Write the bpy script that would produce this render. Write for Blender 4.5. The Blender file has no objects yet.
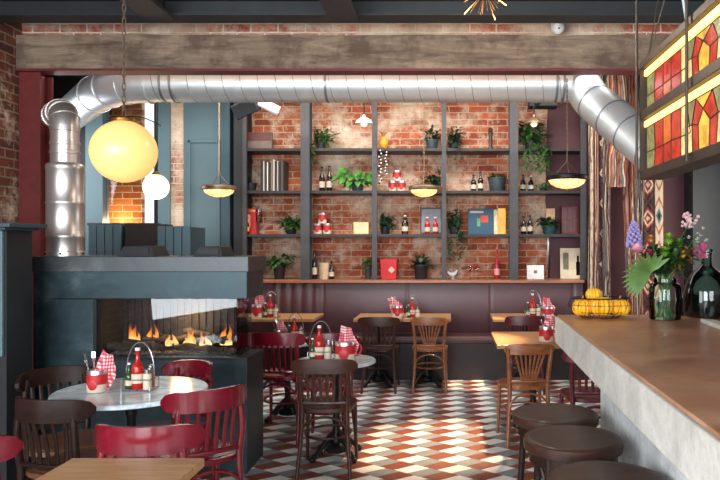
import bpy, math, random
from mathutils import Vector, Matrix, noise as mnoise
random.seed(7)
sc = bpy.context.scene
COL = sc.collection
PI = math.pi
rad = math.radians

# ------------------------------------------------------------ camera, world, light, exposure
F = 700.0; VX, VY, CZ = 450.0, 243.0, 1.5          # focal length in pixels, vanishing point, eye height
cam = bpy.data.cameras.new('camera'); camo = bpy.data.objects.new('camera', cam); COL.objects.link(camo)
camo.location = (0, 0, CZ); camo.rotation_euler = (PI/2, 0, 0)
cam.sensor_width = 36; cam.lens = 36*F/720
cam.shift_x = -(VX-360)/720; cam.shift_y = (VY-240)/720
cam.clip_start = .05
sc.camera = camo
vs = sc.view_settings
vs.view_transform = 'Standard'; vs.look = 'None'; vs.gamma = 1; vs.use_curve_mapping = False
vs.exposure = 0.45
sc.display_settings.display_device = 'sRGB'

w = bpy.data.worlds.new('sky'); sc.world = w; w.use_nodes = True
w.node_tree.nodes['Background'].inputs[0].default_value = (.80, .90, 1, 1)
w.node_tree.nodes['Background'].inputs[1].default_value = 1.1

def area(name, loc, target, sx, sy, power, col):
    l = bpy.data.lights.new(name, 'AREA'); l.shape = 'RECTANGLE'; l.size = sx; l.size_y = sy
    l.energy = power; l.color = col
    o = bpy.data.objects.new(name, l); COL.objects.link(o); o.location = loc
    o.rotation_euler = (Vector(target)-Vector(loc)).to_track_quat('-Z', 'Y').to_euler()
    return o
def spot(name, loc, target, power, col, angle=40, blend=.6, size=.04):
    l = bpy.data.lights.new(name, 'SPOT'); l.energy = power; l.color = col
    l.spot_size = rad(angle); l.spot_blend = blend; l.shadow_soft_size = size
    o = bpy.data.objects.new(name, l); COL.objects.link(o); o.location = loc
    o.rotation_euler = (Vector(target)-Vector(loc)).to_track_quat('-Z', 'Y').to_euler()
    return o
area('daylight_shopfront_left', (-1.75, -2.75, 2.0), (-1.6, 5, 1.9), 2.6, 2.2, 270, (.88, .95, 1))
area('daylight_shopfront_right', (1.75, -2.75, 2.0), (1.2, 5, 1.9), 2.2, 2.2, 130, (.88, .95, 1))
area('daylight_side_windows', (-3.62, .6, 1.65), (0, 1.6, 1.45), 4.2, 2.2, 210, (.90, .96, 1))
area('daylight_rear_skylight', (-.6, 6.95, 3.42), (-.6, 7.3, 0), 4.4, .8, 125, (1, .94, .86))
area('daylight_bay_window', (-4.7, 7.55, 2.0), (-2.6, 7.7, 1.5), 1.0, 1.8, 30, (.92, .96, 1))
spot('sunbeam_floor', (.75, 7.05, 3.1), (-.08, 5.28, 0), 1250, (1, .66, .38), 23, .7, .08)
spot('sunbeam_bench', (.75, 6.95, 3.3), (.25, 7.38, 0), 600, (1, .66, .36), 11, .3, .03)
l_ = bpy.data.lights.new('bay_brick_warm_fill', 'POINT'); l_.energy = 9; l_.color = (1, .62, .30); l_.shadow_soft_size = .05  # unseen point light added to turn the bay brick orange
o_ = bpy.data.objects.new('bay_brick_warm_fill', l_); COL.objects.link(o_); o_.location = (-4.02, 8.46, 1.72)
l_ = bpy.data.lights.new('starburst_glow', 'POINT'); l_.energy = 26; l_.color = (1, .86, .68); l_.shadow_soft_size = .08
o_ = bpy.data.objects.new('starburst_glow', l_); COL.objects.link(o_); o_.location = (.22, 4.4, 2.86)
area('daylight_rear_right', (3.2, 7.1, 1.6), (-.5, 8.2, 1.6), 1.4, 1.6, 30, (1, .93, .84))
l_ = bpy.data.lights.new('fire_glow', 'POINT'); l_.energy = 5; l_.color = (1, .55, .22); l_.shadow_soft_size = .06
o_ = bpy.data.objects.new('fire_glow', l_); COL.objects.link(o_); o_.location = (-1.82, 4.74, .99)
spot('sunbeam_table', (1.3, 6.9, 3.2), (.62, 5.6, .71), 40, (1, .72, .45), 26, .6, .05)

# ------------------------------------------------------------ helpers
def P(px, py, Y):
    return Vector(((px-VX)*Y/F, Y, CZ-(py-VY)*Y/F))
def X_(px, Y): return (px-VX)*Y/F
def Z_(py, Y): return CZ-(py-VY)*Y/F

def lin(c):
    out = []
    for v in c[:3]:
        v = v/255.0
        out.append(v/12.92 if v <= .04045 else ((v+.055)/1.055)**2.4)
    return (*out, 1)

class MB:
    def __init__(s): s.v = []; s.f = []; s.m = []
    def face(s, idx, mi=0): s.f.append(tuple(idx)); s.m.append(mi)
    def add(s, vs_, fs, mi=0, M=None):
        b = len(s.v)
        for p in vs_:
            p = Vector(p)
            s.v.append(M @ p if M else p)
        for f in fs: s.face([b+i for i in f], mi)
        return s
    def box(s, c, d, mi=0, M=None):
        x, y, z = c; a, b, e = d[0]/2, d[1]/2, d[2]/2
        vv = [(x+i*a, y+j*b, z+k*e) for k in (-1, 1) for j in (-1, 1) for i in (-1, 1)]
        return s.add(vv, [(0,2,3,1),(4,5,7,6),(0,1,5,4),(2,6,7,3),(0,4,6,2),(1,3,7,5)], mi, M)
    def bb(s, lo, hi, mi=0, M=None):
        return s.box([(lo[i]+hi[i])/2 for i in range(3)], [abs(hi[i]-lo[i]) for i in range(3)], mi, M)
    def prism(s, poly, z0, z1, mi=0, M=None):
        n = len(poly)
        vv = [(x, y, z0) for x, y in poly]+[(x, y, z1) for x, y in poly]
        fs = [tuple(range(n))[::-1], tuple(range(n, 2*n))]+[(i, (i+1) % n, n+(i+1) % n, n+i) for i in range(n)]
        return s.add(vv, fs, mi, M)
    def lathe(s, prof, n=24, c=(0, 0, 0), mi=0, M=None, cap=True, rf=None):
        vv = []
        for (r, z) in prof:
            for i in range(n):
                a = 2*PI*i/n
                k = rf(a, z) if rf else 1
                vv.append((c[0]+r*k*math.cos(a), c[1]+r*k*math.sin(a), c[2]+z))
        fs = []
        for j in range(len(prof)-1):
            for i in range(n):
                fs.append((j*n+i, j*n+(i+1) % n, (j+1)*n+(i+1) % n, (j+1)*n+i))
        if cap:
            if prof[0][0] > 1e-5: fs.append(tuple(range(n))[::-1])
            L = (len(prof)-1)*n
            if prof[-1][0] > 1e-5: fs.append(tuple(range(L, L+n)))
        return s.add(vv, fs, mi, M)
    def tube(s, pts, r, n=8, closed=False, mi=0, flat=1.0, M=None, up=None):
        pts = [Vector(p) for p in pts]; N = len(pts)
        rs = r if isinstance(r, (list, tuple)) else [r]*N
        tg = []
        for i in range(N):
            a = pts[(i-1) % N] if (closed or i > 0) else pts[i]
            b = pts[(i+1) % N] if (closed or i < N-1) else pts[i]
            tg.append((b-a).normalized())
        u = Vector(up) if up else (Vector((0, 0, 1)) if abs(tg[0].z) < .9 else Vector((1, 0, 0)))
        vv = []
        for i in range(N):
            t = tg[i]; u = (u-t*u.dot(t))
            if u.length < 1e-6: u = t.orthogonal()
            u.normalize(); w_ = t.cross(u)
            for k in range(n):
                a = 2*PI*k/n
                vv.append(pts[i]+(w_*math.cos(a)*flat+u*math.sin(a))*rs[i])
        fs = []
        for i in range(N if closed else N-1):
            j = (i+1) % N
            for k in range(n):
                fs.append((i*n+k, i*n+(k+1) % n, j*n+(k+1) % n, j*n+k))
        if not closed:
            fs.append(tuple(range(n))[::-1]); fs.append(tuple(range((N-1)*n, N*n)))
        return s.add(vv, fs, mi, M)
    def ball(s, c, r, sx=1, sy=1, sz=1, n=16, m=10, mi=0, fn=None, M=None):
        prof = []
        vv = []; fs = []
        for j in range(m+1):
            th = PI*j/m
            for i in range(n):
                a = 2*PI*i/n
                d = Vector((math.sin(th)*math.cos(a), math.sin(th)*math.sin(a), -math.cos(th)))
                k = fn(d) if fn else 1
                vv.append((c[0]+d.x*r*sx*k, c[1]+d.y*r*sy*k, c[2]+d.z*r*sz*k))
        for j in range(m):
            for i in range(n):
                fs.append((j*n+i, j*n+(i+1) % n, (j+1)*n+(i+1) % n, (j+1)*n+i))
        return s.add(vv, fs, mi, M)
    def leaf(s, p, d, L, W, droop=.3, mi=0, nrm=None):
        p = Vector(p); d = Vector(d).normalized()
        up = Vector(nrm) if nrm else Vector((0, 0, 1))
        side = d.cross(up)
        if side.length < 1e-3: side = d.cross(Vector((1, 0, 0)))
        side.normalize(); n2 = side.cross(d)
        pr = [(0, .12), (.3, .9), (.6, .8), (.85, .4)]
        vv = [];
        for t, ww in pr:
            c = p+d*L*t-Vector((0, 0, 1))*droop*L*t*t
            vv += [c-side*W*.5*ww+n2*.12*W*ww, c-n2*.0, c+side*W*.5*ww+n2*.12*W*ww]
        vv.append(p+d*L-Vector((0, 0, 1))*droop*L)
        fs = []
        for j in range(3):
            b = 3*j
            fs += [(b, b+1, b+4, b+3), (b+1, b+2, b+5, b+4)]
        fs += [(9, 10, 12), (10, 11, 12)]
        return s.add(vv, fs, mi)
    def build(s, name, mats, parent=None, smooth=True, bevel=0, sharp=40, loc=None):
        me = bpy.data.meshes.new(name)
        me.from_pydata([tuple(p) for p in s.v], [], s.f)
        for m in (mats if isinstance(mats, (list, tuple)) else [mats]): me.materials.append(m)
        me.polygons.foreach_set('material_index', s.m)
        me.validate(clean_customdata=False)
        if smooth:
            me.polygons.foreach_set('use_smooth', [True]*len(me.polygons))
            me.set_sharp_from_angle(angle=rad(sharp))
        me.update()
        o = bpy.data.objects.new(name, me); COL.objects.link(o)
        if parent is not None: o.parent = parent
        if loc is not None: o.location = loc
        if bevel:
            b = o.modifiers.new('edge', 'BEVEL'); b.width = bevel; b.segments = 2; b.limit_method = 'ANGLE'; b.angle_limit = rad(40)
        return o

def tag(o, label, cat, group=None, kind=None):
    o['label'] = label; o['category'] = cat
    if group: o['group'] = group
    if kind: o['kind'] = kind
    return o
def thing(name, label, cat, loc=(0, 0, 0), rz=0, group=None, scale=1):
    o = bpy.data.objects.new(name, None); COL.objects.link(o)
    o.empty_display_size = .1
    o.location = loc; o.rotation_euler = (0, 0, rad(rz)); o.scale = (scale,)*3
    return tag(o, label, cat, group)
def struct(name, mb, mats, smooth=False, bevel=0, parent=None):
    o = mb.build(name, mats, parent, smooth, bevel)
    if parent is None: o['kind'] = 'structure'
    return o
def dup(root, label, loc, rz=0, scale=1):
    r = root.copy(); COL.objects.link(r)
    r.location = loc; r.rotation_euler = (0, 0, rad(rz)); r.scale = (scale,)*3
    r['label'] = label
    for ch in list(root.children):
        c = ch.copy(); COL.objects.link(c); c.parent = r
        for g in list(ch.children):
            d = g.copy(); COL.objects.link(d); d.parent = c
    return r
def Rz(a): return Matrix.Rotation(rad(a), 4, 'Z')
def T(x, y, z): return Matrix.Translation((x, y, z))
def bez(p0, p1, p2, p3, n=10):
    p0, p1, p2, p3 = map(Vector, (p0, p1, p2, p3)); r = []
    for i in range(n+1):
        t = i/n; u = 1-t
        r.append(p0*u**3+p1*3*u*u*t+p2*3*u*t*t+p3*t**3)
    return r
def catmull(pts, n=6):
    pts = [Vector(p) for p in pts]; out = []
    for i in range(len(pts)-1):
        a = pts[max(i-1, 0)]; b = pts[i]; c = pts[i+1]; d = pts[min(i+2, len(pts)-1)]
        for k in range(n):
            t = k/n
            out.append(.5*((2*b)+(c-a)*t+(2*a-5*b+4*c-d)*t*t+(3*b-a-3*c+d)*t**3))
    out.append(pts[-1]); return out

# ------------------------------------------------------------ materials
class NT:
    def __init__(s, name):
        s.mat = bpy.data.materials.new(name); s.mat.use_nodes = True
        s.t = s.mat.node_tree; s.n = s.t.nodes; s.bs = s.n['Principled BSDF']
    def link(s, a, b): s.t.links.new(a, b)
    def inp(s, sock, v):
        if hasattr(v, 'is_output'): s.link(v, sock)
        elif v is not None: sock.default_value = v
    def obj(s):
        return s.n.new('ShaderNodeTexCoord').outputs['Object']
    def mapping(s, vec, scale=(1, 1, 1), rot=(0, 0, 0), loc=(0, 0, 0)):
        m = s.n.new('ShaderNodeMapping'); s.link(vec, m.inputs['Vector'])
        m.inputs['Scale'].default_value = scale; m.inputs['Rotation'].default_value = rot; m.inputs['Location'].default_value = loc
        return m.outputs[0]
    def noise(s, vec=None, scale=5, detail=4, rough=.6, dist=0):
        t = s.n.new('ShaderNodeTexNoise'); s.inp(t.inputs['Vector'], vec if vec is not None else s.obj())
        t.inputs['Scale'].default_value = scale; t.inputs['Detail'].default_value = detail
        t.inputs['Roughness'].default_value = rough; t.inputs['Distortion'].default_value = dist
        return t.outputs['Fac']
    def math(s, op, a, b=None, c=None):
        m = s.n.new('ShaderNodeMath'); m.operation = op
        s.inp(m.inputs[0], a)
        if b is not None: s.inp(m.inputs[1], b)
        if c is not None: s.inp(m.inputs[2], c)
        return m.outputs[0]
    def mix(s, fac, a, b, mode='MIX'):
        m = s.n.new('ShaderNodeMix'); m.data_type = 'RGBA'; m.blend_type = mode
        s.inp(m.inputs[0], fac); s.inp(m.inputs[6], a); s.inp(m.inputs[7], b)
        return m.outputs[2]
    def ramp(s, fac, stops, interp='LINEAR'):
        r = s.n.new('ShaderNodeValToRGB'); cr = r.color_ramp; cr.interpolation = interp
        while len(cr.elements) < len(stops): cr.elements.new(.5)
        for e, (p, c) in zip(cr.elements, stops):
            e.position = p; e.color = c if len(c) == 4 else (*c, 1)
        s.inp(r.inputs[0], fac); return r.outputs[0]
    def sep(s, vec):
        x = s.n.new('ShaderNodeSeparateXYZ'); s.link(vec, x.inputs[0]); return x.outputs
    def comb(s, x, y, z=0.0):
        c = s.n.new('ShaderNodeCombineXYZ')
        for i, v in enumerate((x, y, z)): s.inp(c.inputs[i], v)
        return c.outputs[0]
    def bump(s, h, strength=.3, dist=.01):
        b = s.n.new('ShaderNodeBump'); b.inputs['Strength'].default_value = strength; b.inputs['Distance'].default_value = dist
        s.link(h, b.inputs['Height']); s.link(b.outputs[0], s.bs.inputs['Normal'])
    def set(s, **k):
        for a, v in k.items(): s.inp(s.bs.inputs[a.replace('_', ' ')], v)
        return s
def bw(v): return (v, v, v, 1)

def M(name, c, rough=.5, metal=0, var=.25, vscale=8, bump=0, bscale=60, **k):
    t = NT(name); c = lin(c)
    if var:
        n = t.noise(scale=vscale)
        d = tuple(x*(1-var) for x in c[:3])+(1,); u = tuple(min(1, x*(1+var)) for x in c[:3])+(1,)
        t.set(Base_Color=t.ramp(n, [(.3, d), (.7, u)]))
    else: t.set(Base_Color=c)
    t.set(Roughness=rough, Metallic=metal)
    if bump: t.bump(t.noise(scale=bscale), bump, .004)
    t.set(**k); return t.mat
def wood(name, c1, c2, rough=.4, sc_=(3, 40, 40), coat=0, spec=.5):
    t = NT(name); v = t.mapping(t.obj(), sc_)
    n = t.noise(v, 1.0, 6, .65, 1.2)
    t.set(Base_Color=t.ramp(n, [(.3, lin(c1)), (.7, lin(c2))]), Roughness=rough, Coat_Weight=coat, Coat_Roughness=.12, Specular_IOR_Level=spec)
    t.bump(n, .15, .002); return t.mat
def emit(name, c, strength, base=None):
    t = NT(name); t.set(Base_Color=base or lin(c), Emission_Color=lin(c), Emission_Strength=strength, Roughness=.3); return t.mat
def glass(name, c=(255, 255, 255), rough=.02, ior=1.45, thin=True, alpha=.25):
    t = NT(name)
    if thin:       # thin pane: mostly see-through with glossy reflection
        t.n.remove(t.bs); out = t.n['Material Output']
        tr = t.n.new('ShaderNodeBsdfTransparent'); tr.inputs[0].default_value = lin(c)
        gl = t.n.new('ShaderNodeBsdfGlossy'); gl.inputs['Roughness'].default_value = rough
        fr = t.n.new('ShaderNodeFresnel'); fr.inputs[0].default_value = ior
        mx = t.n.new('ShaderNodeMixShader')
        t.link(fr.outputs[0], mx.inputs[0]); t.link(tr.outputs[0], mx.inputs[1]); t.link(gl.outputs[0], mx.inputs[2])
        t.link(mx.outputs[0], out.inputs[0])
    else:
        t.set(Base_Color=lin(c), Roughness=rough, Transmission_Weight=1.0, IOR=ior)
    return t.mat

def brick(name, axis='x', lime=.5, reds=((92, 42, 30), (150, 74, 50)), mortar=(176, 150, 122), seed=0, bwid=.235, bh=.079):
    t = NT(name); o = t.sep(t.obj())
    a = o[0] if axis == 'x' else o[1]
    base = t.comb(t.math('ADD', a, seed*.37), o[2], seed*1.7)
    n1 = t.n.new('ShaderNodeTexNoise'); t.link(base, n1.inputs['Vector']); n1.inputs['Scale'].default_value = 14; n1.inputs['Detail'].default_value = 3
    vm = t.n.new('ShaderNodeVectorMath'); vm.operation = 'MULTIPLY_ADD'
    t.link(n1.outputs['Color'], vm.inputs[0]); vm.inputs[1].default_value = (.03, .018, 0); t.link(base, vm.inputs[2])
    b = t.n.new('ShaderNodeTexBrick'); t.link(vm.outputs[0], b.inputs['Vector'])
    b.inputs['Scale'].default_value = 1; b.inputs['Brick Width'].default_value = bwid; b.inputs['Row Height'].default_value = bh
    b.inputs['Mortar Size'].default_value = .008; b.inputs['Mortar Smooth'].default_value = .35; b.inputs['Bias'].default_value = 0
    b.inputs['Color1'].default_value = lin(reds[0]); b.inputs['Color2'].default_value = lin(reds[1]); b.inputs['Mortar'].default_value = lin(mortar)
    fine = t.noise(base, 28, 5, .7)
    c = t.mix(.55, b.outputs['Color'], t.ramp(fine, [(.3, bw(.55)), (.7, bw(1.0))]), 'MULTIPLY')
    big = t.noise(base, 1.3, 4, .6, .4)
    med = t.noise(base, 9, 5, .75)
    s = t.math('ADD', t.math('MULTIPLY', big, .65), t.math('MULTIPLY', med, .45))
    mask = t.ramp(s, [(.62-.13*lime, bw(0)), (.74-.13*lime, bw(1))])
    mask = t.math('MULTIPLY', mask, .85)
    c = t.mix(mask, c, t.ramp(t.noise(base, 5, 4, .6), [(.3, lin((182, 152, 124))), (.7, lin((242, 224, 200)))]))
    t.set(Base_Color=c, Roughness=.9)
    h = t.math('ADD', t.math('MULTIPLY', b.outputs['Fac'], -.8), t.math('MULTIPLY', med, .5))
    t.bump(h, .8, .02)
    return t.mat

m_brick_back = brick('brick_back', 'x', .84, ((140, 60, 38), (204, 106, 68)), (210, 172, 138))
m_brick_lintel = brick('brick_limewashed', 'x', 1.15, ((180, 80, 58), (216, 116, 84)), (250, 238, 222), 3)
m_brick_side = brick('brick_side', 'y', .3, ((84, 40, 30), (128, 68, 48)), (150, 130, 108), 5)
m_brick_bay_warmlit = brick('brick_bay_warmlit', 'x', .1, ((150, 80, 44), (206, 128, 76)), (226, 190, 140), 8)  # warm lamplight on the bay brick is put into its colours
m_brick_white = brick('brick_whitened', 'x', 1.3, ((150, 80, 64), (190, 120, 96)), (240, 228, 214), 11)
# old timber
def timber(name, c1, c2):
    t = NT(name); v = t.mapping(t.obj(), (1.2, 9, 9))
    n = t.noise(v, 1.5, 8, .7, .8); n2 = t.noise(None, 3, 5, .65)
    c = t.ramp(n, [(.28, lin(c1)), (.5, lin(c2)), (.75, lin((176, 154, 132)))])
    c = t.mix(t.ramp(n2, [(.45, bw(0)), (.62, bw(.75))]), c, lin((82, 62, 50)))
    t.set(Base_Color=c, Roughness=.85); t.bump(n, .5, .012); return t.mat
m_timber = timber('old_timber', (80, 66, 56), (134, 114, 96))
m_redsteel = M('red_oxide_steel', (108, 38, 36), .5, .1, .2, 12)
m_darksteel = M('dark_steel', (44, 48, 51), .5, .2, .15)
m_ceiling = M('ceiling_black', (24, 25, 29), .8, 0, .1)
m_beamdark = M('beam_grey', (58, 56, 60), .6, .1, .15)
m_teal = M('teal_paint', (88, 112, 120), .55, 0, .08, 3)
m_teal_dark = M('teal_paint_dark', (46, 70, 80), .5, 0, .12, 3)
m_blackpanel = M('black_panel', (26, 26, 30), .6, 0, .15)
m_maroon = M('maroon_paint', (82, 38, 46), .6, 0, .1, 4)
m_maroon_leather = M('maroon_leather', (78, 48, 53), .38, 0, .10, 6, .15, 120)
m_ledge = wood('ledge_wood', (120, 68, 46), (176, 114, 82), .35, (2, 30, 30))
m_plinth = M('dark_plinth', (40, 27, 28), .5, 0, .2)
m_seatedge = wood('bench_edge', (92, 58, 52), (140, 100, 90), .35, (2, 30, 30))
m_shelfsteel = M('shelf_steel', (66, 64, 66), .5, .4, .2, 10)
m_boardsteel = M('shelf_board_steel', (50, 46, 46), .5, .3, .2, 10)
m_chrome = M('galvanised_steel', (222, 228, 230), .42, .72, .06, 9)
m_chrome2 = M('flue_steel', (212, 204, 200), .34, .85, .05, 9)
m_seam = M('duct_seam', (150, 156, 160), .4, .9, .05)
m_iron = M('cast_iron', (28, 28, 30), .45, .5, .2, 20)
m_blackmetal = M('black_metal', (22, 22, 25), .45, .5, .1)
m_brass = M('brass', (176, 126, 62), .3, .9, .1)
m_white = M('white_plastic', (225, 228, 230), .4, 0, .03)
m_chain = M('chain_metal', (150, 130, 110), .4, .8, .1)
m_marble = NT('marble')
_v = m_marble.noise(None, 3.2, 8, .6, 1.8)
m_marble.set(Base_Color=m_marble.ramp(_v, [(.44, lin((216, 228, 234))), (.5, lin((178, 194, 204))), (.56, lin((222, 232, 236)))]), Roughness=.18)
m_marble = m_marble.mat
m_red = wood('red_lacquer', (98, 8, 24), (120, 12, 32), .2, (4, 30, 30), .7)
m_darkwood = wood('dark_walnut', (44, 25, 20), (76, 43, 31), .34, (4, 30, 30), .15, .35)
m_blackwood = wood('black_walnut', (28, 17, 14), (48, 29, 22), .36, (4, 30, 30), .05, .22)
m_stoolwood = wood('stool_wood', (46, 28, 21), (70, 42, 31), .45, (4, 18, 18), .06, .25)
m_seatwood = wood('seat_brown', (84, 54, 38), (132, 88, 60), .35, (4, 30, 30), .2)
m_chestnut = wood('chestnut', (112, 64, 38), (160, 98, 58), .32, (4, 30, 30), .3)
m_tablewood = wood('table_oak', (148, 104, 64), (196, 148, 100), .38, (2.5, 22, 22), .1)
m_oldwood = wood('maroon_wood', (70, 16, 26), (92, 24, 34), .35, (4, 30, 30), .2)

def concrete(name, c1, c2, rough, sc_=4, bumpv=.25):
    t = NT(name); n = t.noise(None, sc_, 8, .65, .5); n2 = t.noise(None, 45, 4, .7)
    c = t.ramp(n, [(.3, lin(c1)), (.68, lin(c2))])
    c = t.mix(.25, c, t.ramp(n2, [(.35, bw(.5)), (.6, bw(1))]), 'MULTIPLY')
    t.set(Base_Color=c, Roughness=rough); t.bump(n2, bumpv, .006); return t.mat
m_conc = concrete('bar_concrete', (178, 174, 166), (226, 222, 212), .7, 3, .5)
m_conc_ped = concrete('bar_concrete_base', (160, 164, 166), (216, 217, 215), .75, 5, .7)
m_bartop = NT('bar_top_brown')
_n = m_bartop.noise(m_bartop.mapping(m_bartop.obj(), (1, 1.1, 1)), 2.0, 6, .6, .8); _n2 = m_bartop.noise(None, 9, 5, .7)
_c = m_bartop.ramp(_n, [(.28, lin((138, 94, 70))), (.5, lin((178, 126, 94))), (.72, lin((206, 164, 130)))])
_c = m_bartop.mix(.25, _c, m_bartop.ramp(_n2, [(.3, bw(.5)), (.65, bw(1))]), 'MULTIPLY')
m_bartop.set(Base_Color=_c, Roughness=m_bartop.ramp(_n, [(.3, bw(.30)), (.7, bw(.40))])); m_bartop = m_bartop.mat
t = NT('fireplace_steel')
_n = t.noise(None, 2.3, 8, .68, .8); _n2 = t.noise(t.mapping(t.obj(), (3, 3, 30)), 1, 5, .6)
_c = t.ramp(_n, [(.3, lin((30, 43, 47))), (.55, lin((46, 64, 70))), (.75, lin((84, 94, 96)))])
_c = t.mix(.3, _c, t.ramp(_n2, [(.3, bw(.55)), (.7, bw(1))]), 'MULTIPLY')
t.set(Base_Color=_c, Roughness=t.ramp(_n, [(.3, bw(.28)), (.7, bw(.5))]), Metallic=.55); m_fire = t.mat
t = NT('mantel_steel'); _n = t.noise(None, 3, 8, .7, .8)
t.set(Base_Color=t.ramp(_n, [(.3, lin((48, 54, 57))), (.55, lin((70, 75, 77))), (.75, lin((112, 111, 109)))]), Roughness=t.ramp(_n, [(.3, bw(.3)), (.7, bw(.5))]), Metallic=.5); m_mantel = t.mat
m_firein = M('firebox_black', (30, 27, 26), .6, .2, .2)
m_log = M('charred_log', (62, 52, 46), .9, 0, .6, 14, .8, 40)
m_ash = M('ash_pebbles', (90, 84, 80), .9, 0, .5, 20)
m_glass = glass('clear_glass')
m_fireglass = glass('fireplace_glass', (235, 238, 240), .01, 1.55)
m_jar = glass('vase_glass', (232, 244, 240), .02, 1.5)
m_demi = glass('demijohn_glass', (196, 220, 210), .03, 1.6)
m_amber = M('bottle_dark', (34, 22, 18), .12, 0, .1, Coat_Weight=.5)
m_clearb = glass('bottle_clear', (215, 225, 220), .03, 1.5)
m_greenb = M('bottle_green', (42, 70, 34), .12, 0, .1)
m_ketchup = M('ketchup_red', (170, 22, 20), .2, 0, .08)
m_label = M('paper_label', (208, 192, 170), .6, 0, .05)
m_labelred = M('red_label', (180, 28, 34), .45, 0, .1, 30)
m_tin = M('tin_metal', (190, 192, 194), .3, .9, .04)
m_steelcut = M('cutlery_steel', (190, 192, 196), .22, .95, .04)
m_plug = M('pot_slate', (58, 68, 76), .5, 0, .15)
m_potblack = M('pot_black', (36, 38, 42), .5, 0, .15)
m_potteal = M('pot_teal', (48, 78, 86), .5, 0, .15)
def leafm(name, c1, c2):
    t = NT(name); n = t.noise(None, 25, 3)
    t.set(Base_Color=t.ramp(n, [(.35, lin(c1)), (.65, lin(c2))]), Roughness=.42); return t.mat
m_leaf = leafm('leaf_green', (32, 64, 30), (68, 108, 48))
m_leafd = leafm('leaf_dark', (22, 46, 30), (44, 78, 48))
m_leafl = leafm('leaf_light', (72, 124, 52), (140, 182, 92))
m_soil = M('soil', (40, 30, 24), .9)
m_globe = emit('globe_opal_yellow', (243, 204, 120), .60, lin((200, 170, 110)))
m_globe2 = emit('globe_opal_white', (255, 226, 170), 2.6)
m_bowl = NT('pendant_bowl_glass')
_w = m_bowl.n.new('ShaderNodeTexVoronoi'); m_bowl.link(m_bowl.obj(), _w.inputs['Vector']); _w.inputs['Scale'].default_value = 38
m_bowl.set(Base_Color=lin((250, 220, 160)), Emission_Color=m_bowl.ramp(_w.outputs['Distance'], [(.1, lin((255, 226, 160))), (.6, lin((190, 100, 34)))]), Emission_Strength=2.2, Roughness=.3)
m_bowl = m_bowl.mat
m_led = emit('warm_led_strip', (255, 214, 120), 1.5)

# ------------------------------------------------------------ setting: floor, walls, ceiling, beams
# patterned cement-tile floor, three colours
mb = MB()
s_ = Vector((.096, .142)); t_ = Vector((.096, -.071)); o_ = Vector((-.063, 4.717))
g = .0022
for i in range(-80, 81):
    for j in range(-150, 151):
        c = o_+s_*i+t_*j
        if not (-4.7 < c.x < 3.3 and -2.9 < c.y < 8.5): continue
        k = (i+j) % 3
        a = (s_+t_*.5)*.49; b = t_*.485
        pts = [c-a-b, c-a+b, c+a+b, c+a-b]
        mb.add([(p.x, p.y, 0) for p in pts], [(0, 1, 2, 3)], k)
mb.bb((-4.9, -3, -.1), (3.5, 8.6, -.0015), 3)
def tile(name, c, v=.14):
    t = NT(name); n = t.noise(None, 7, 5, .7); c = lin(c)
    t.set(Base_Color=t.ramp(n, [(.3, tuple(x*(1-v) for x in c[:3])), (.7, c)]), Roughness=t.ramp(n, [(.3, bw(.28)), (.7, bw(.5))])); return t.mat
struct('floor', mb, [tile('tile_terracotta', (128, 62, 46)), tile('tile_white', (236, 236, 232)), tile('tile_grey', (134, 142, 148)), M('grout', (120, 114, 108), .8)])

ZC = 3.40
mb = MB(); mb.bb((-4.9, -3, ZC), (3.5, 5.95, ZC+.1)); struct('ceiling', mb, m_ceiling)
mb = MB(); mb.bb((-4.9, 6.3, 3.45), (3.5, 8.9, 3.55)); struct('ceiling_rear', mb, m_ceiling)
# side and front walls of the front room
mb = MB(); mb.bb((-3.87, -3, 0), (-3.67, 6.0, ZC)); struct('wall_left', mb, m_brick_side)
mb = MB(); mb.bb((3.3, -3, 0), (3.5, 8.9, 3.45)); struct('wall_right', mb, m_maroon)
mb = MB()
for lo, hi in (((-3.87, -3.1, 0), (3.5, -3, .75)), ((-3.87, -3.1, 3.05), (3.5, -3, ZC)), ((-3.87, -3.1, .75), (-3.2, -3, 3.05)),
               ((-.35, -3.1, .75), (.55, -3, 3.05)), ((2.95, -3.1, .75), (3.5, -3, 3.05))): mb.bb(lo, hi)
struct('wall_front', mb, m_teal_dark)
# lintel wall over the opening
mb = MB(); mb.bb((-4.9, 6.02, 2.98), (3.5, 6.12, 3.5)); mb.bb((-4.9, 6.0, 0), (-3.68, 6.25, 3.2)); struct('wall_lintel', mb, m_brick_lintel)
mb = MB()
xs = [(-3.72+i*(7.1/70)) for i in range(71)]
for i in range(70):
    def wob(x, q): return .012*mnoise.noise(Vector((x*1.7, q, 0)))
    a, b = xs[i], xs[i+1]
    vv = []
    for x in (a, b):
        vv += [(x, 5.92+wob(x, 1), 2.975+wob(x, 2)), (x, 5.92+wob(x, 3), 3.26+wob(x, 4)*1.4), (x, 6.03, 3.26+wob(x, 4)), (x, 6.03, 2.975+wob(x, 2))]
    mb.add(vv, [(0, 4, 5, 1), (1, 5, 6, 2), (3, 7, 4, 0)])
mb.bb((-3.7, 5.94, 2.99), (3.3, 6.02, 3.24))
o = struct('trim_beam_timber', mb, m_timber)
mb = MB(); mb.bb((-3.7, 5.90, 2.952), (3.3, 6.06, 2.972)); struct('trim_beam_plate', mb, m_redsteel)
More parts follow.
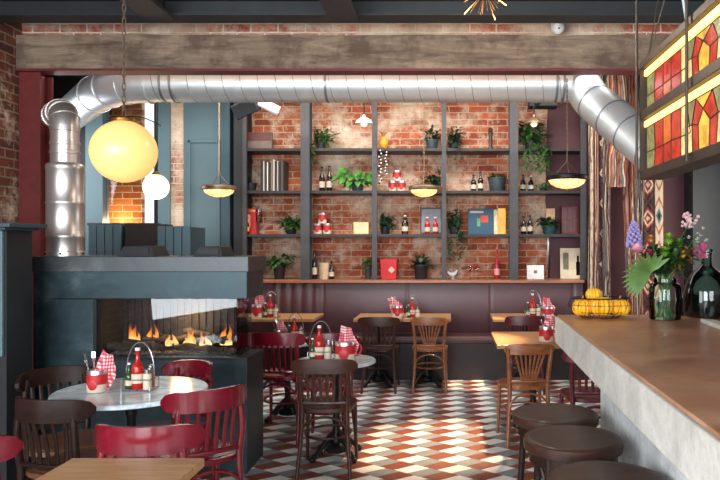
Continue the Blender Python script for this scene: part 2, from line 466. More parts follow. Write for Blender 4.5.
# steel ceiling beams
mb = MB(); mb.bb((-3.67, 5.50, 3.275), (3.3, 5.53, ZC)); mb.bb((-3.67, 5.42, 3.265), (3.3, 5.62, 3.28))
for i in range(60): mb.box((-3.5+i*.115, 5.498, 3.30), (.012, .01, .012))
struct('trim_beam_steel', mb, m_darksteel)
for n_, px, w_ in (('trim_beam_joist_one', 158, .22), ('trim_beam_joist_two', 343, .22)):
    X = X_(px, 5.4); mb = MB()
    mb.bb((X-w_/2, -3, 3.235), (X+w_/2, 5.45, 3.26)); mb.bb((X-.02, -3, 3.26), (X+.02, 5.45, ZC))
    struct(n_, mb, m_beamdark)
# red steel post and dark jamb behind it
t = thing('steel_column', 'red oxide steel column holding up the old timber beam', 'column', (-3.575, 6.05, 0))
mb = MB(); mb.bb((-.09, -.1, 0), (.09, -.085, 2.951)); mb.bb((-.09, .085, 0), (.09, .1, 2.951)); mb.bb((-.035, -.085, 0), (.035, .085, 2.951))
mb.build('shaft', m_redsteel, t, False)
# rear walls
YB = 8.45
XL = X_(236, YB)
mb = MB(); mb.bb((XL, YB, 0), (1.18, YB+.2, 3.45)); struct('wall_back', mb, m_brick_back)
mb = MB()
arch = [(1.18, 0), (1.20, 1.2), (1.22, 1.5), (1.17, 1.78), (1.15, 2.0), (1.16, 2.6), (1.19, 3.45), (3.3, 3.45), (3.3, 0)]
mb.prism(arch, 0, .24, 0, Matrix(((1, 0, 0, 0), (0, 0, -1, YB+.2), (0, 1, 0, 0), (0, 0, 0, 1))))
struct('wall_back_right', mb, m_maroon)
mb = MB(); mb.bb((X_(690, 8.2), 8.1, 0), (X_(690, 8.2)+.45, YB, 3.45)); struct('trim_pillar_right', mb, m_darksteel)
# window bay on the left of the rear room
YW = 8.3
def bayx(px): return X_(px, YW)
mb = MB(); mb.bb((-4.9, 8.62, 0), (X_(142, 8.62), 8.7, 3.45)); struct('wall_bay_outer', mb, m_brick_bay_warmlit)
mb = MB(); mb.bb((-4.9, 6.25, 0), (-4.8, YW+.6, 3.45)); struct('wall_bay_left', mb, m_blackpanel)
mb = MB(); mb.bb((-4.8, YW, 0), (bayx(88), YW+.1, 3.45)); struct('wall_bay_black', mb, m_blackpanel)
mb = MB(); mb.bb((bayx(88), YW-.06, 0), (bayx(105), YW+.1, 3.45)); mb.bb((bayx(160), YW-.06, 0), (bayx(172), YW+.12, 3.45))
mb.bb((bayx(105), YW-.02, 0), (bayx(160), YW+.1, Z_(226, YW)))
struct('wall_bay_teal', mb, m_teal)
mb = MB(); mb.bb((bayx(172), YW-.03, 0), (bayx(185), YW+.2, 3.45)); struct('wall_bay_brick_pier', mb, m_brick_white)
mb = MB(); mb.bb((bayx(185), YW-.05, 0), (bayx(227), YW+.2, 3.45))
a, b, z0, z1 = bayx(190), bayx(222), Z_(250, YW), Z_(141, YW)
for lo, hi in (((a, YW-.075, z0), (a+.03, YW-.05, z1)), ((b-.03, YW-.075, z0), (b, YW-.05, z1)), ((a, YW-.075, z1-.03), (b, YW-.05, z1))): mb.bb(lo, hi)
struct('wall_bay_teal_panel', mb, m_teal, False, .004)
mb = MB(); mb.bb((bayx(227), YW-.2, 0), (bayx(235), YW+.2, 3.45)); struct('trim_bay_edge', mb, m_teal_dark)
mb = MB(); mb.bb((X_(235.5, 8.15), 8.08, 0), (X_(243.5, 8.1), 8.44, 3.45)); struct('trim_post_dark', mb, m_blackpanel)
wn = MB(); f0, f1 = bayx(141), bayx(160)
wn.bb((f1-.05, YW-.05, Z_(226, YW)), (f1-.005, YW+.08, 3.45))
wn.bb((f0-.35, YW, Z_(140, YW)-.02), (f1-.05, YW+.05, Z_(140, YW)+.02))
win = struct('window_1', wn, m_blackmetal)
pn = MB(); pn.bb((bayx(105), YW+.04, Z_(226, YW)), (f1-.05, YW+.05, 3.45)); pn.build('pane', m_glass, win, False)
mb = MB(); mb.bb((bayx(105)-.1, YW-.22, Z_(226, YW)), (bayx(163), YW-.02, Z_(226, YW)+.03)); struct('window_sill', mb, m_blackpanel)

# ------------------------------------------------------------ fireplace
FX0, FX1, FY0, FY1, FZ = -2.71, -1.32, 4.55, 4.95, 1.412
fp = thing('fireplace', 'long free standing blue grey steel fireplace with a glass corner', 'fireplace', ((FX0+FX1)/2, 4.75, 0))
cx, cy = (FX0+FX1)/2, 4.75
def fpb(lo, hi, mbx): mbx.bb((lo[0]-cx, lo[1]-cy, lo[2]), (hi[0]-cx, hi[1]-cy, hi[2]))
OX = X_(95, FY0); OZ0, OZ1 = .752, 1.137
mb = MB()
fpb((FX0, FY0, 0), (OX, FY1, OZ1), mb); fpb((FX0, FY0, OZ1), (FX1, FY1, FZ-.028), mb); fpb((OX, FY0, 0), (FX1, FY1, OZ0), mb)
mb.build('body', m_fire, fp, False, .004)
mb = MB(); fpb((FX0-.005, FY0-.012, FZ-.10), (FX1+.012, FY1+.01, FZ), mb); mb.build('mantel', m_mantel, fp, False, .004)
mb = MB(); fpb((OX, FY1-.03, OZ0), (FX1-.1, FY1-.012, OZ1), mb); fpb((OX, FY0+.03, OZ0), (OX+.012, FY1-.03, OZ1), mb)
for i in range(16): fpb((OX+.02+i*.05, FY1-.045, OZ0), (OX+.045+i*.05, FY1-.03, OZ1), mb)
mb.build('firebox_lining', m_firein, fp, False)
mb = MB(); fpb((OX+.02, FY0+.05, OZ0+.002), (FX1-.084, FY0+.056, OZ1-.002), mb); fpb((FX1-.084, FY0+.05, OZ0+.002), (FX1-.078, FY1-.012, OZ1-.002), mb)
o = mb.build('glass_pane', m_fireglass, fp, False)
mb = MB(); fpb((OX-.01, FY0-.006, OZ0-.015), (OX+.012, FY0+.03, OZ1), mb); fpb((OX-.01, FY0-.006, OZ0-.015), (FX1+.004, FY0+.03, OZ0+.004), mb); fpb((FX1-.09, FY0+.03, OZ0+.004), (FX1-.07, FY0+.06, OZ0+.012), mb)
mb.build('opening_trim', m_blackmetal, fp, False)
# pebbles (uncountable), logs, flames
mb = MB()
for i in range(420):
    r = random.uniform(.008, .02)
    mb.ball((random.uniform(OX+.06, FX1-.13), random.uniform(FY0+.09, FY1-.09), OZ0+.004+r*.6), r, 1, random.uniform(.7, 1.2), .7, 6, 4)
o = mb.build('ember_pebbles', [m_ash]); tag(o, 'bed of grey ash pebbles under the burning logs', 'pebbles', kind='stuff')
logs = [(-2.1, 4.72, .0, 8, .40), (-1.72, 4.70, .0, -12, .42), (-1.9, 4.79, .045, 24, .36), (-1.58, 4.76, .045, 4, .30), (-2.05, 4.66, .03, -18, .28), (-1.70, 4.77, .085, -30, .3)]
LL = ['charred log lying leftmost at the rear of the fire bed', 'long charred log lying at the front of the fire middle', 'charred log propped crosswise on the middle of the fire', 'charred log lying nearest the glass corner of the fireplace', 'short charred log in front of the leftmost flames', 'charred branch resting on top of the log heap']
for k, (x, y, dz, a, L) in enumerate(logs):
    mb = MB(); pts = [(-L/2+L*i/8, .012*math.sin(i*1.7+k), .006*math.sin(i*2.3)) for i in range(9)]
    mb.tube(pts, [.024+.006*math.sin(i*2.1+k) for i in range(9)], 9)
    o = mb.build('fire_log', m_log); o.location = (x, y, OZ0+.045+dz); o.rotation_euler = (0, rad(random.uniform(-5, 5)), rad(a))
    tag(o, LL[k], 'log', 'logs in the fireplace')
fl_m = NT('flame'); _s = fl_m.sep(fl_m.obj())
fl_m.set(Base_Color=(0, 0, 0, 1), Emission_Color=fl_m.ramp(fl_m.math('MULTIPLY', _s[2], 7), [(0, lin((255, 214, 140))), (.5, lin((255, 150, 50))), (1, lin((210, 70, 20)))]), Emission_Strength=2.2,
         Alpha=fl_m.ramp(fl_m.math('MULTIPLY', _s[2], 7), [(0, bw(.5)), (.5, bw(.32)), (1, bw(.04))]))
fl_m = fl_m.mat
FLL = ['small orange flame leftmost in the fireplace', 'tall orange flame behind the leftmost log end', 'low yellow flame left of the fire middle', 'broad yellow flame in the middle of the fire', 'leaning orange flame right of the fire middle', 'bright orange flame beside the glass corner']
for k, (px, h, yy) in enumerate([(134, .17, 4.75), (152, .15, 4.74), (172, .08, 4.72), (190, .11, 4.73), (206, .09, 4.74), (226, .14, 4.76)]):
    mb = MB()
    for q in range(4):
        dx = (q-1.5)*.020; hh = h*(1, .7, .9, .5)[(q+k) % 4]
        pts = [(dx*(1-.3*i/12)+.009*math.sin(i*.55+k*1.3+q)*(i/12), .010*math.cos(q*2+k), hh*i/12) for i in range(13)]
        mb.tube(pts, [.0165*(1-(i/12))**.8*(.75+.5*math.sin(PI*i/12))+.0006 for i in range(13)], 8)
    o = mb.build('flame', fl_m); o.location = (X_(px, yy), yy, OZ0+.055); tag(o, FLL[k], 'flame', 'flames in the fireplace')

# flue pipe standing on the fireplace
fx, fy = X_(65, 4.78), 4.78
t = thing('flue_pipe', 'shiny steel flue pipe rising from the fireplace top with an elbow', 'flue', (fx, fy, FZ))
R1 = 17*4.78/F; R2 = 13.2*4.78/F
zA, zB = Z_(163, 4.78)-FZ, Z_(132, 4.78)-FZ
mb = MB(); mb.lathe([(R1*1.06, 0), (R1*1.06, .03), (R1, .034), (R1, .12), (R1*1.03, .125), (R1*1.03, .14), (R1, .145), (R1, zA*.55), (R1*1.03, zA*.55+.006), (R1*1.03, zA*.55+.02), (R1, zA*.55+.026), (R1, zA-.05), (R1*1.03, zA-.045), (R1*1.03, zA-.02), (R1*.98, zA-.01), (R2, zA)], 40)
mb.build('pipe', m_chrome2, t)
mb = MB(); mb.lathe([(R2, zA), (R2, zA+.06), (R2*1.05, zA+.064), (R2*1.05, zA+.08), (R2, zA+.084), (R2, zA+.12), (R2*1.05, zA+.124), (R2*1.05, zA+.14), (R2, zA+.144), (R2, zB)], 36)
mb.build('pipe_reducer', m_chrome2, t)
mb = MB(); el = bez((0, 0, zB), (0, 0, zB+.13), (-.04, .05, zB+.17), (-.24, .30, zB+.16), 14)
mb.tube(el, R2*1.02, 28)
for i in (1, 4, 7, 10, 13):
    d = (el[i+1]-el[i-1]).normalized()*.006
    mb.tube([el[i]-d, el[i]+d], R2*1.07, 28)
mb.build('elbow', m_chrome2, t)
mb = MB(); mb.tube([(-.22, .28, zB+.16), (-.70, 1.27, zB+.16), (-1.2, 1.95, zB+.16), (-2.05, 2.3, zB+.16)], R2*.55, 24); mb.build('wall_pipe', m_chrome2, t)
mb = MB()
for a in range(6): mb.ball((R1*1.06*math.cos(a), R1*1.06*math.sin(a), .016), .008, n=8, m=6)
mb.build('collar_screws', m_blackmetal, t)

# wedge monitors on the mantel
def wedge(px0, px1, label, h, upper):
    Yq = 4.62; x0, x1 = X_(px0, Yq), X_(px1, Yq)
    t = thing('wedge_speaker', label, 'speaker', ((x0+x1)/2, Yq, FZ), group='black wedge speakers on the fireplace')
    hw = (x1-x0)/2; mb = MB()
    mb.add([(-hw, 0, 0), (hw, 0, 0), (hw, .26, 0), (-hw, .26, 0), (-hw*.72, .02, h), (hw*.78, .02, h), (hw*.78, .24, h), (-hw*.72, .24, h)],
           [(3, 2, 1, 0), (4, 5, 6, 7), (0, 1, 5, 4), (1, 2, 6, 5), (2, 3, 7, 6), (3, 0, 4, 7)])
    mb.build('cabinet', m_blackpanel, t, False, .004)
    mb = MB(); mb.bb((-hw*.7, -.004, .012), (hw*.7, .004, h*.8), M=Matrix.Rotation(rad(-8), 4, 'X')); mb.build('grille', m_blackmetal, t, False)
    return t
wedge(117, 154, 'black wedge speaker on the fireplace near the globe lamps', .068, True)
wedge(193, 223, 'black wedge speaker near the right end of the fireplace top', .066, False)
# boarded teal planters behind
def boarded(px0, px1, py, Yq, label, group):
    x0, x1 = X_(px0, Yq), X_(px1, Yq); z1 = Z_(py, Yq)
    t = thing('boarded_planter', label, 'planter', ((x0+x1)/2, Yq, 0), group=group)
    n = 4; wd = (x1-x0)/n
    mb = MB(); mb.bb((x0-(x0+x1)/2, .02, 0), (x1-(x0+x1)/2, .4, z1-.01)); mb.build('box', m_teal_dark, t, False)
    mb = MB()
    for i in range(n): mb.bb((x0-(x0+x1)/2+i*wd+.004, 0, 0), (x0-(x0+x1)/2+(i+1)*wd-.004, .02, z1))
    mb.build('board_front', m_teal, t, False, .003)
boarded(88, 121, 225, 6.4, 'teal boarded planter box beside the flue pipe', 'teal boarded planters')
boarded(157, 190, 226, 6.4, 'teal boarded planter box under the small globe lamp', 'teal boarded planters')
mb = MB(); mb.bb((-3.0, 6.45, 0), (-2.69, 6.8, Z_(224, 6.6))); o = mb.build('dark_crate', M('crate_brown', (48, 34, 30), .6), None, False, .006)
tag(o, 'dark brown cabinet standing between the two teal boarded planters', 'cabinet')

# teal counter cabinet at the left edge
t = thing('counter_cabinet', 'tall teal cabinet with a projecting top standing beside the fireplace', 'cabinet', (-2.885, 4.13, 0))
mb = MB(); mb.bb((-.45, -.05, 0), (.3, .20, 1.575)); mb.build('carcass', m_blackpanel, t, False)  # shadow on the teal cabinet's side put into the colour as black
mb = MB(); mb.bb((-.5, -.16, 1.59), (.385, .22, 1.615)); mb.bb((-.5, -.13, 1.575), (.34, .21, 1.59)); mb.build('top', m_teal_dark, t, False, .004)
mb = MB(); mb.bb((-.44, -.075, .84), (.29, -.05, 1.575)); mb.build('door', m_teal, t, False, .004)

# ------------------------------------------------------------ ventilation duct
def duct(name, label, pts, R, parts):
    t = thing(name, label, 'duct', pts[0])
    o0 = Vector(pts[0])
    return t
YD = 6.6; RD = .172; zD = 3.0
xr = X_(572, YD)
d_ = thing('ventilation_duct', 'large galvanised spiral ventilation duct running below the timber beam', 'duct', (X_(150, YD), YD, zD))
D0 = Vector((X_(150, YD), YD, zD))
A = Vector((X_(150, YD), YD, zD)); B = Vector((xr, YD, zD))
mb = MB(); mb.tube([(0, 0, 0), B-A], RD, 40); mb.build('straight_run', m_chrome, d_, True)
mb = MB(); L = (B-A).length; turns = L/.163; pts = []
N = int(turns*24)
for i in range(N+1):
    a = 2*PI*i/24; pts.append((L*i/N, math.cos(a)*(RD+.001), math.sin(a)*(RD+.001)))
mb.tube(pts, .0035, 4); mb.build('spiral_seam', m_seam, d_)
for px in (166, 176, 328, 555, 562):
    x = X_(px, YD)-A.x; mb = MB(); mb.lathe([(RD+.001, -.012), (RD+.008, -.008), (RD+.008, .008), (RD+.001, .012)], 40, M=T(x, 0, 0) @ Matrix.Rotation(PI/2, 4, 'Y'), cap=False)
    mb.build('joint_collar', m_seam, d_)
mb = MB(); lp = bez((0, 0, 0), (-.3, 0, 0), (-.45, .08, -.02), (-.75, .40, -.04), 10); lp += [Vector((-1.35, 1.15, -.06))]
mb.tube(lp, RD*1.03, 36)
for i in (0, 3, 6, 9): 
    d = (lp[i+1]-lp[max(i-1, 0)]).normalized()*.008; mb.tube([lp[i]-d, lp[i]+d], RD*1.08, 36)
mb.build('left_elbow', m_chrome, d_)
Ev = Vector((1.66, 5.6, 2.20)); p0 = B-D0; dirv = (Ev-B); 
rp = bez(p0, p0+Vector((.13, 0, 0)), p0+dirv*.10+Vector((.05, .04, -.01)), p0+dirv*.30, 8)
mb = MB(); mb.tube(rp+[p0+dirv], RD*1.02, 40)
mb.build('angled_run', m_chrome, d_)
mb = MB(); q0 = p0+dirv*.30
for f in (0.02, .33, .62, .95):
    c = q0+(dirv*.7)*f; d = dirv.normalized()*.007; mb.tube([c-d, c+d], RD*1.045, 40)
for i in (0, 4):
    d = (rp[i+1]-rp[max(i-1, 0)]).normalized()*.007; mb.tube([rp[i]-d, rp[i]+d], RD*1.05, 40)
mb.build('angled_collars', m_seam, d_)

# ------------------------------------------------------------ banquette, ledge and shelving
bq = thing('banquette_bench', 'long maroon leather banquette along the brick back wall', 'bench', (-.45, 8.0, 0))
bx0, bx1 = -2.5+.45, 1.52+.45
mb = MB(); mb.bb((bx0, -.34, 0), (bx1, .4, .40)); mb.build('plinth', m_plinth, bq, False)
mb = MB(); mb.bb((bx0, -.38, .40), (bx1, .02, .475)); mb.build('seat', m_maroon_leather, bq, True, .02)
mb = MB(); mb.bb((bx0, -.405, .445), (bx1, -.378, .485)); mb.build('seat_edge', m_seatedge, bq, False, .004)
mb = MB()
NX = 240
vv = []; zz = [.475, .52, .75, 1.0, 1.045]
for j, z in enumerate(zz):
    for i in range(NX+1):
        x = bx0+(bx1-bx0)*i/NX
        xx = x-.45
        pl = .012*abs(math.sin(xx*26)) if -2.0 < xx < -1.5 else .0
        seam = .008 if abs((xx+1.45) % .95) < .02 else 0
        y = .02-.05*math.sin(PI*min(1, max(0, (z-.47)/.6)))*1-pl*(z/.75)+seam
        vv.append((x, y, z))
fs = [(j*(NX+1)+i, j*(NX+1)+i+1, (j+1)*(NX+1)+i+1, (j+1)*(NX+1)+i) for j in range(len(zz)-1) for i in range(NX)]
mb.add(vv, fs); mb.bb((bx0, .03, .475), (bx1, .12, 1.045)); mb.build('backrest', m_maroon_leather, bq, True, 0, 60)
ZL = 1.077
mb = MB(); mb.bb((-2.05, -.245, -.032), (1.98, .245, 0)); o = mb.build('wooden_ledge', m_ledge, None, False, .004, loc=(-.45, 8.2, ZL))
tag(o, 'long polished wooden ledge on top of the maroon banquette', 'ledge')

ZS = [1.604, 2.106, 2.597]
sh = thing('shelving_unit', 'grey steel shelving with tall uprights against the brick wall', 'shelf', (-.45, 8.25, ZL))
UP = [(244.5, 4), (305, 9), (374.5, 5), (444, 4.5), (514, 8.5), (583.5, 6)]
for k, (px, wpx) in enumerate(UP):
    Yu = 8.0 if wpx > 7 else 8.06
    x = X_(px, Yu)+.45; w_ = wpx*Yu/F/2; y0 = Yu-8.25
    mb = MB()
    zt = 3.44-ZL
    if wpx > 7:
        mb.bb((x-w_, y0, 0), (x+w_, y0+.012, zt)); mb.bb((x-.006, y0+.012, 0), (x+.006, y0+.15, zt)); mb.bb((x-w_, y0+.15, 0), (x+w_, y0+.16, zt))
    else:
        mb.bb((x-w_, y0, 0), (x+w_, y0+.045, zt))
    mb.build('upright', m_shelfsteel, sh, False)
xa, xb = X_(244, 8.08)+.45, X_(584, 8.08)+.45
for z in ZS:
    mb = MB(); mb.bb((xa, -.165, z-ZL-.034), (xb, .195, z-ZL-.001)); mb.build('shelf_board', m_boardsteel, sh, False, .002)

# ------------------------------------------------------------ bar counter
bar = thing('bar_counter', 'long concrete bar counter with a polished brown top', 'bar', (.95, 2.2, 0))
def bl(p): return (p[0]-.95, p[1]-2.2)
top = [bl(p) for p in [(.615, 4.10), (.59, 2.5), (.565, .1), (1.20, .1), (1.315, 3.42), (1.33, 3.72), (2.2, 3.74), (2.2, 4.12)]]
mb = MB(); mb.prism(top, .918, 1.068); mb.build('slab', m_conc, bar, False, .006)
mb = MB()
n = len(top); inner = [(x+(.012 if x < 0 else 0), y) for x, y in top]
mb.prism(inner, 1.068, 1.080); mb.build('counter_top', m_bartop, bar, False, .003)
mb = MB(); mb.bb((.695-.95, .1-2.2, 0), (1.2-.95, 3.24-2.2, .918)); mb.bb((1.2-.95, 3.75-2.2, 0), (2.15-.95, 4.0-2.2, .918)); mb.build('pedestal', m_conc_ped, bar, False, .008)
mb = MB(); mb.prism([bl(p) for p in [(1.20, .1), (1.26, .1), (1.375, 3.42), (1.39, 3.66), (1.33, 3.72), (1.315, 3.42)]], .95, 1.10); mb.build('rear_kerb', m_conc, bar, False, .005)

# ------------------------------------------------------------ chairs
def rail_mb(w, z0, z1, y0, wrap, th=.018, n=20, rnd=.9):
    mb = MB(); vv = []
    for i in range(n+1):
        t = -1+2*i/n
        x = w*math.sin(t*1.15)/math.sin(1.15); y = y0+wrap*(1-math.cos(t*1.15))/(1-math.cos(1.15))
        tx = w*math.cos(t*1.15); ty = wrap*math.sin(t*1.15)/(1-math.cos(1.15))*1.15
        nn = Vector((-ty, tx*1.0, 0)).normalized()
        e = (1-abs(t)**7)**.5 if abs(t) < 1 else .0
        e = max(e, .18); zc = (z0+z1)/2; hh = (z1-z0)/2*(1-rnd+rnd*e)
        zb = .012*(1-t*t)
        for (sy, sz) in ((-.5, -1), (-.6, 0), (-.5, 1), (.5, 1), (.4, 0), (.5, -1)):
            vv.append((x+nn.x*sy*th, y+nn.y*sy*th, zc+hh*sz+zb*(1 if sz > 0 else .3)))
    fs = []
    for i in range(n):
        for k in range(6): fs.append((i*6+k, i*6+(k+1) % 6, (i+1)*6+(k+1) % 6, (i+1)*6+k))
    fs += [tuple(range(6))[::-1], tuple(range(n*6, n*6+6))]
    mb.add(vv, fs); return mb
def seat_poly(wf, wb, d, n=32):
    pts = []
    for i in range(n):
        a = 2*PI*i/n; c, s = math.cos(a), math.sin(a)
        x = abs(c)**.62*(1 if c > 0 else -1); y = abs(s)**.62*(1 if s > 0 else -1)
        w = wb+(wf-wb)*(y+1)/2
        pts.append((x*w/2, y*d/2))
    return pts
def make_chair(label, mat, seatmat, style, group, W=.20):
    """local frame: sitter faces +Y, backrest on the -Y side"""
    t = thing('cafe_chair', label, 'chair', (0, 0, 0), 0, group)
    sp = seat_poly(.41, .36, .40)
    mb = MB(); mb.prism([(x*.97, y*.97) for x, y in sp], .432, .440); mb.prism(sp, .440, .460)
    mb.prism([(x*.86, y*.86) for x, y in sp], .460, .463)
    mb.build('seat', seatmat, t, True, .004)
    H = .80
    if style == 'fan': ptop = .735; px = .165
    elif style == 'wide': ptop = .735; px = .135
    else: ptop = .725; px = .150
    yp = -.196 if style == 'wide' else -.232
    for s in (-1, 1):
        mb = MB(); mb.tube(catmull([(s*.168, .165, .435), (s*.172, .178, .25), (s*.178, .20, 0)]), [.0165-.0045*i/12 for i in range(13)], 10); mb.build('leg', mat, t)
        mb = MB()
        pth = catmull([(s*.178, -.235, 0), (s*.158, -.195, .25), (s*.150, -.180, .45), (s*.158, -.198, .6), (s*px*1.04, yp, ptop+.03)], 5)
        mb.tube(pth, [.0125+.005*min(1, i/8)-.002*max(0, (i-14)/6) for i in range(len(pth))], 10); mb.build('leg', mat, t)
    if style == 'fan':
        mb = rail_mb(.192, .715, .79, -.255, .055)
    elif style == 'wide':
        mb = rail_mb(.200, .705, .80, -.262, .135, .02)
    else:
        mb = rail_mb(.218, .705, .795, -.258, .065)
    mb.build('top_rail', mat, t)
    mb = MB(); mb.tube([(-.15, -.188, .50), (-.08, -.202, .50), (0, -.207, .50), (.08, -.202, .50), (.15, -.188, .50)], .012, 8, flat=.8); mb.build('lower_rail', mat, t)
    ns = 6 if style != 'fan' else 7
    for i in range(ns):
        u = (i-(ns-1)/2)/((ns-1)/2)
        if style == 'fan': xb, xt = u*.05, u*.115
        else: xb, xt = u*.105, u*.115
        yb = -.205+.012*abs(u); yt = (-.249+.036*u*u) if style == 'wide' else (-.252+.02*u*u)
        mb = MB(); mb.tube(catmull([(xb, yb, .50), ((xb+xt)/2, (yb+yt)/2+.008, .61), (xt, yt, .722)], 4), .0095 if style == 'fan' else .0115, 6, flat=.5, up=(1, 0, 0)); mb.build('slat', mat, t)
    mb = MB(); mb.tube(bez((-.155, -.2, .30), (-.13, -.19, .44), (.13, -.19, .44), (.155, -.2, .30), 14), .009, 8); mb.build('brace', mat, t)
    mb = MB()
    ring = [(.150*math.cos(2*PI*i/32), .170*math.sin(2*PI*i/32), .255) for i in range(32)]
    ring = [(x*1.05, y*1.05, z) for x, y, z in ring]
    mb.tube(ring, .0085, 8, True); mb.build('stretcher', mat, t)
    return t
G = 'bentwood cafe chairs'
cA3 = make_chair('red lacquered chair with its wide back rail just behind the bare oak table', m_red, m_red, 'wide', G)
def put(o, loc, rz, scale=1): o.location = loc; o.rotation_euler = (0, 0, rad(rz)); o.scale = (scale,)*3
put(cA3, (-1.15, 2.82, 0), 0, 1.02)
cA4 = dup(cA3, 'red lacquered chair on the fireplace-corner side of the marble table, turned sideways', (-1.27, 3.50, 0), 39, 1.0)
cA5 = dup(cA3, 'red lacquered chair between the marble table and the fireplace, facing us', (-1.62, 3.985, 0), 150, .98)
cA6 = dup(cA3, 'red lacquered chair cut off at the picture edge beside the bare oak table', (-1.79, 2.72, 0), 0, 1.0)
cA1 = make_chair('dark brown chair with its curved back rail turned to us at the large marble table', m_blackwood, m_seatwood, 'wide', G)
put(cA1, (-1.765, 3.33, 0), -14, 1.0)
cA2 = dup(cA1, 'dark brown chair with a brown seat between teal cabinet and marble table', (-2.03, 3.70, 0), 222, 1.0)
cB1 = make_chair('dark brown slat back chair with its back to us at the small middle marble table', m_darkwood, m_darkwood, 'slat', G)
put(cB1, (-.81, 4.66, 0), 2, .95)
cE1 = dup(cB1, 'dark slat back chair at an oak table against the maroon banquette', (X_(381, 7.2), 7.18, 0), 0, .95)
cC1 = make_chair('red slat back chair next to the glass corner of the fireplace, facing away', m_red, m_red, 'slat', G)
put(cC1, (-1.32, 5.60, 0), -4, 1.01)
cB2 = dup(cC1, 'red chair facing us behind the small middle marble table', (-.93, 5.29, 0), 176, .97)
cG1 = make_chair('dark red chair tucked behind the oak table that stands at the bar end', m_oldwood, m_oldwood, 'slat', G)
put(cG1, (X_(524, 7.2), 7.15, 0), 0, .97)
cH1 = dup(cG1, 'maroon chair half hidden under the end of the concrete bar', (.97, 4.86, 0), 0, 1)
cF1 = make_chair('chestnut fan back chair beside the end of the concrete bar', m_chestnut, m_chestnut, 'fan', G)
put(cF1, (.565, 5.36, 0), 6, .95)
cE2 = dup(cF1, 'chestnut fan back chair at an oak table against the maroon banquette', (X_(430, 7.2), 7.18, 0), 0, .95)

# ------------------------------------------------------------ tables
def pedestal(t, z, n=4, R=.24, a0=45, off=0):
    mb = MB(); mb.lathe([(.03, .035), (.075, .04), (.085, .06), (.07, .085), (.045, .10), (.05, .13), (.03, .17), (.024, .22), (.030, .26), (.022, .30), (.022, z-.14), (.03, z-.12), (.024, z-.09), (.05, z-.05), (.11, z-.032), (.11, z-.026)], 18, c=(0, off, 0))
    mb.build('column', m_iron, t)
    for i in range(n):
        a = a0+i*360/n
        mb = MB()
        mb.tube(bez((.02, 0, .16), (.09, 0, .14), (R*.7, 0, .06), (R, 0, .022), 9), [.022, .021, .02, .019, .018, .017, .016, .016, .018, .02], 8, M=T(0, off, 0) @ Rz(a))
        mb.tube([(R*.45, 0, .10), (R*.5, 0, .055), (R*.62, 0, .045), (R*.66, 0, .075)], .008, 6, M=T(0, off, 0) @ Rz(a))
        mb.ball((R, 0, .018), .024, 1, 1, .75, 10, 8, M=T(0, off, 0) @ Rz(a))
        mb.build('foot', m_iron, t)
def round_table(label, x, y, z, D, group='round marble cafe tables', R=.22, a0=45):
    t = thing('marble_table', label, 'table', (x, y, 0), 0, group)
    r = D/2; mb = MB(); mb.lathe([(0, z-.025), (r-.012, z-.025), (r, z-.02), (r, z-.006), (r-.006, z), (0, z)], 56); mb.build('table_top', m_marble, t)
    pedestal(t, z, 4, R, a0); return t
def rect_table(label, x0, x1, y0, y1, z, group='oak topped cafe tables', R=.22, off=0):
    t = thing('oak_table', label, 'table', ((x0+x1)/2, (y0+y1)/2, 0), 0, group)
    a, b = (x1-x0)/2, (y1-y0)/2
    mb = MB(); mb.bb((-a, -b, z-.03), (a, b, z)); mb.build('table_top', m_tablewood, t, False, .003)
    pedestal(t, z-.004, 4, R, 45, off); return t
TA = (-1.647, 3.62, .742); TB = (X_(336, 4.9), 4.92, .68); TC = (X_(287, 5.95), 5.98, .665)
round_table('large round marble table in front of the fireplace', TA[0], TA[1], TA[2], .75, R=.12, a0=0)
round_table('small round marble table in the middle behind the dark chair', TB[0], TB[1], TB[2], .55, R=.2)
round_table('small round marble table behind the glass corner of the fireplace', TC[0], TC[1], TC[2], .52, R=.2)
rect_table('bare oak table with nothing on it in front of the red chair', -1.30, -.845, 1.72, 2.41, .76)
rect_table('oak table by the banquette just right of the fireplace', X_(240, 7.3), X_(314, 7.3), 7.27, 7.87, .71, R=.19, off=-.17)
rect_table('oak table by the banquette with the slat back chair', X_(353.5, 7.3), X_(402, 7.3), 7.27, 7.87, .71, R=.19, off=-.17)
rect_table('oak table by the banquette with the fan back chair', X_(402.5, 7.3), X_(451, 7.3), 7.27, 7.87, .71, R=.19, off=-.17)
rect_table('oak table by the banquette half hidden behind the bar end', X_(493, 7.3), X_(560, 7.3), 7.27, 7.87, .71, R=.19, off=-.17)
rect_table('oak table close to the end of the concrete bar', .365, 1.02, 5.42, 6.24, .71)

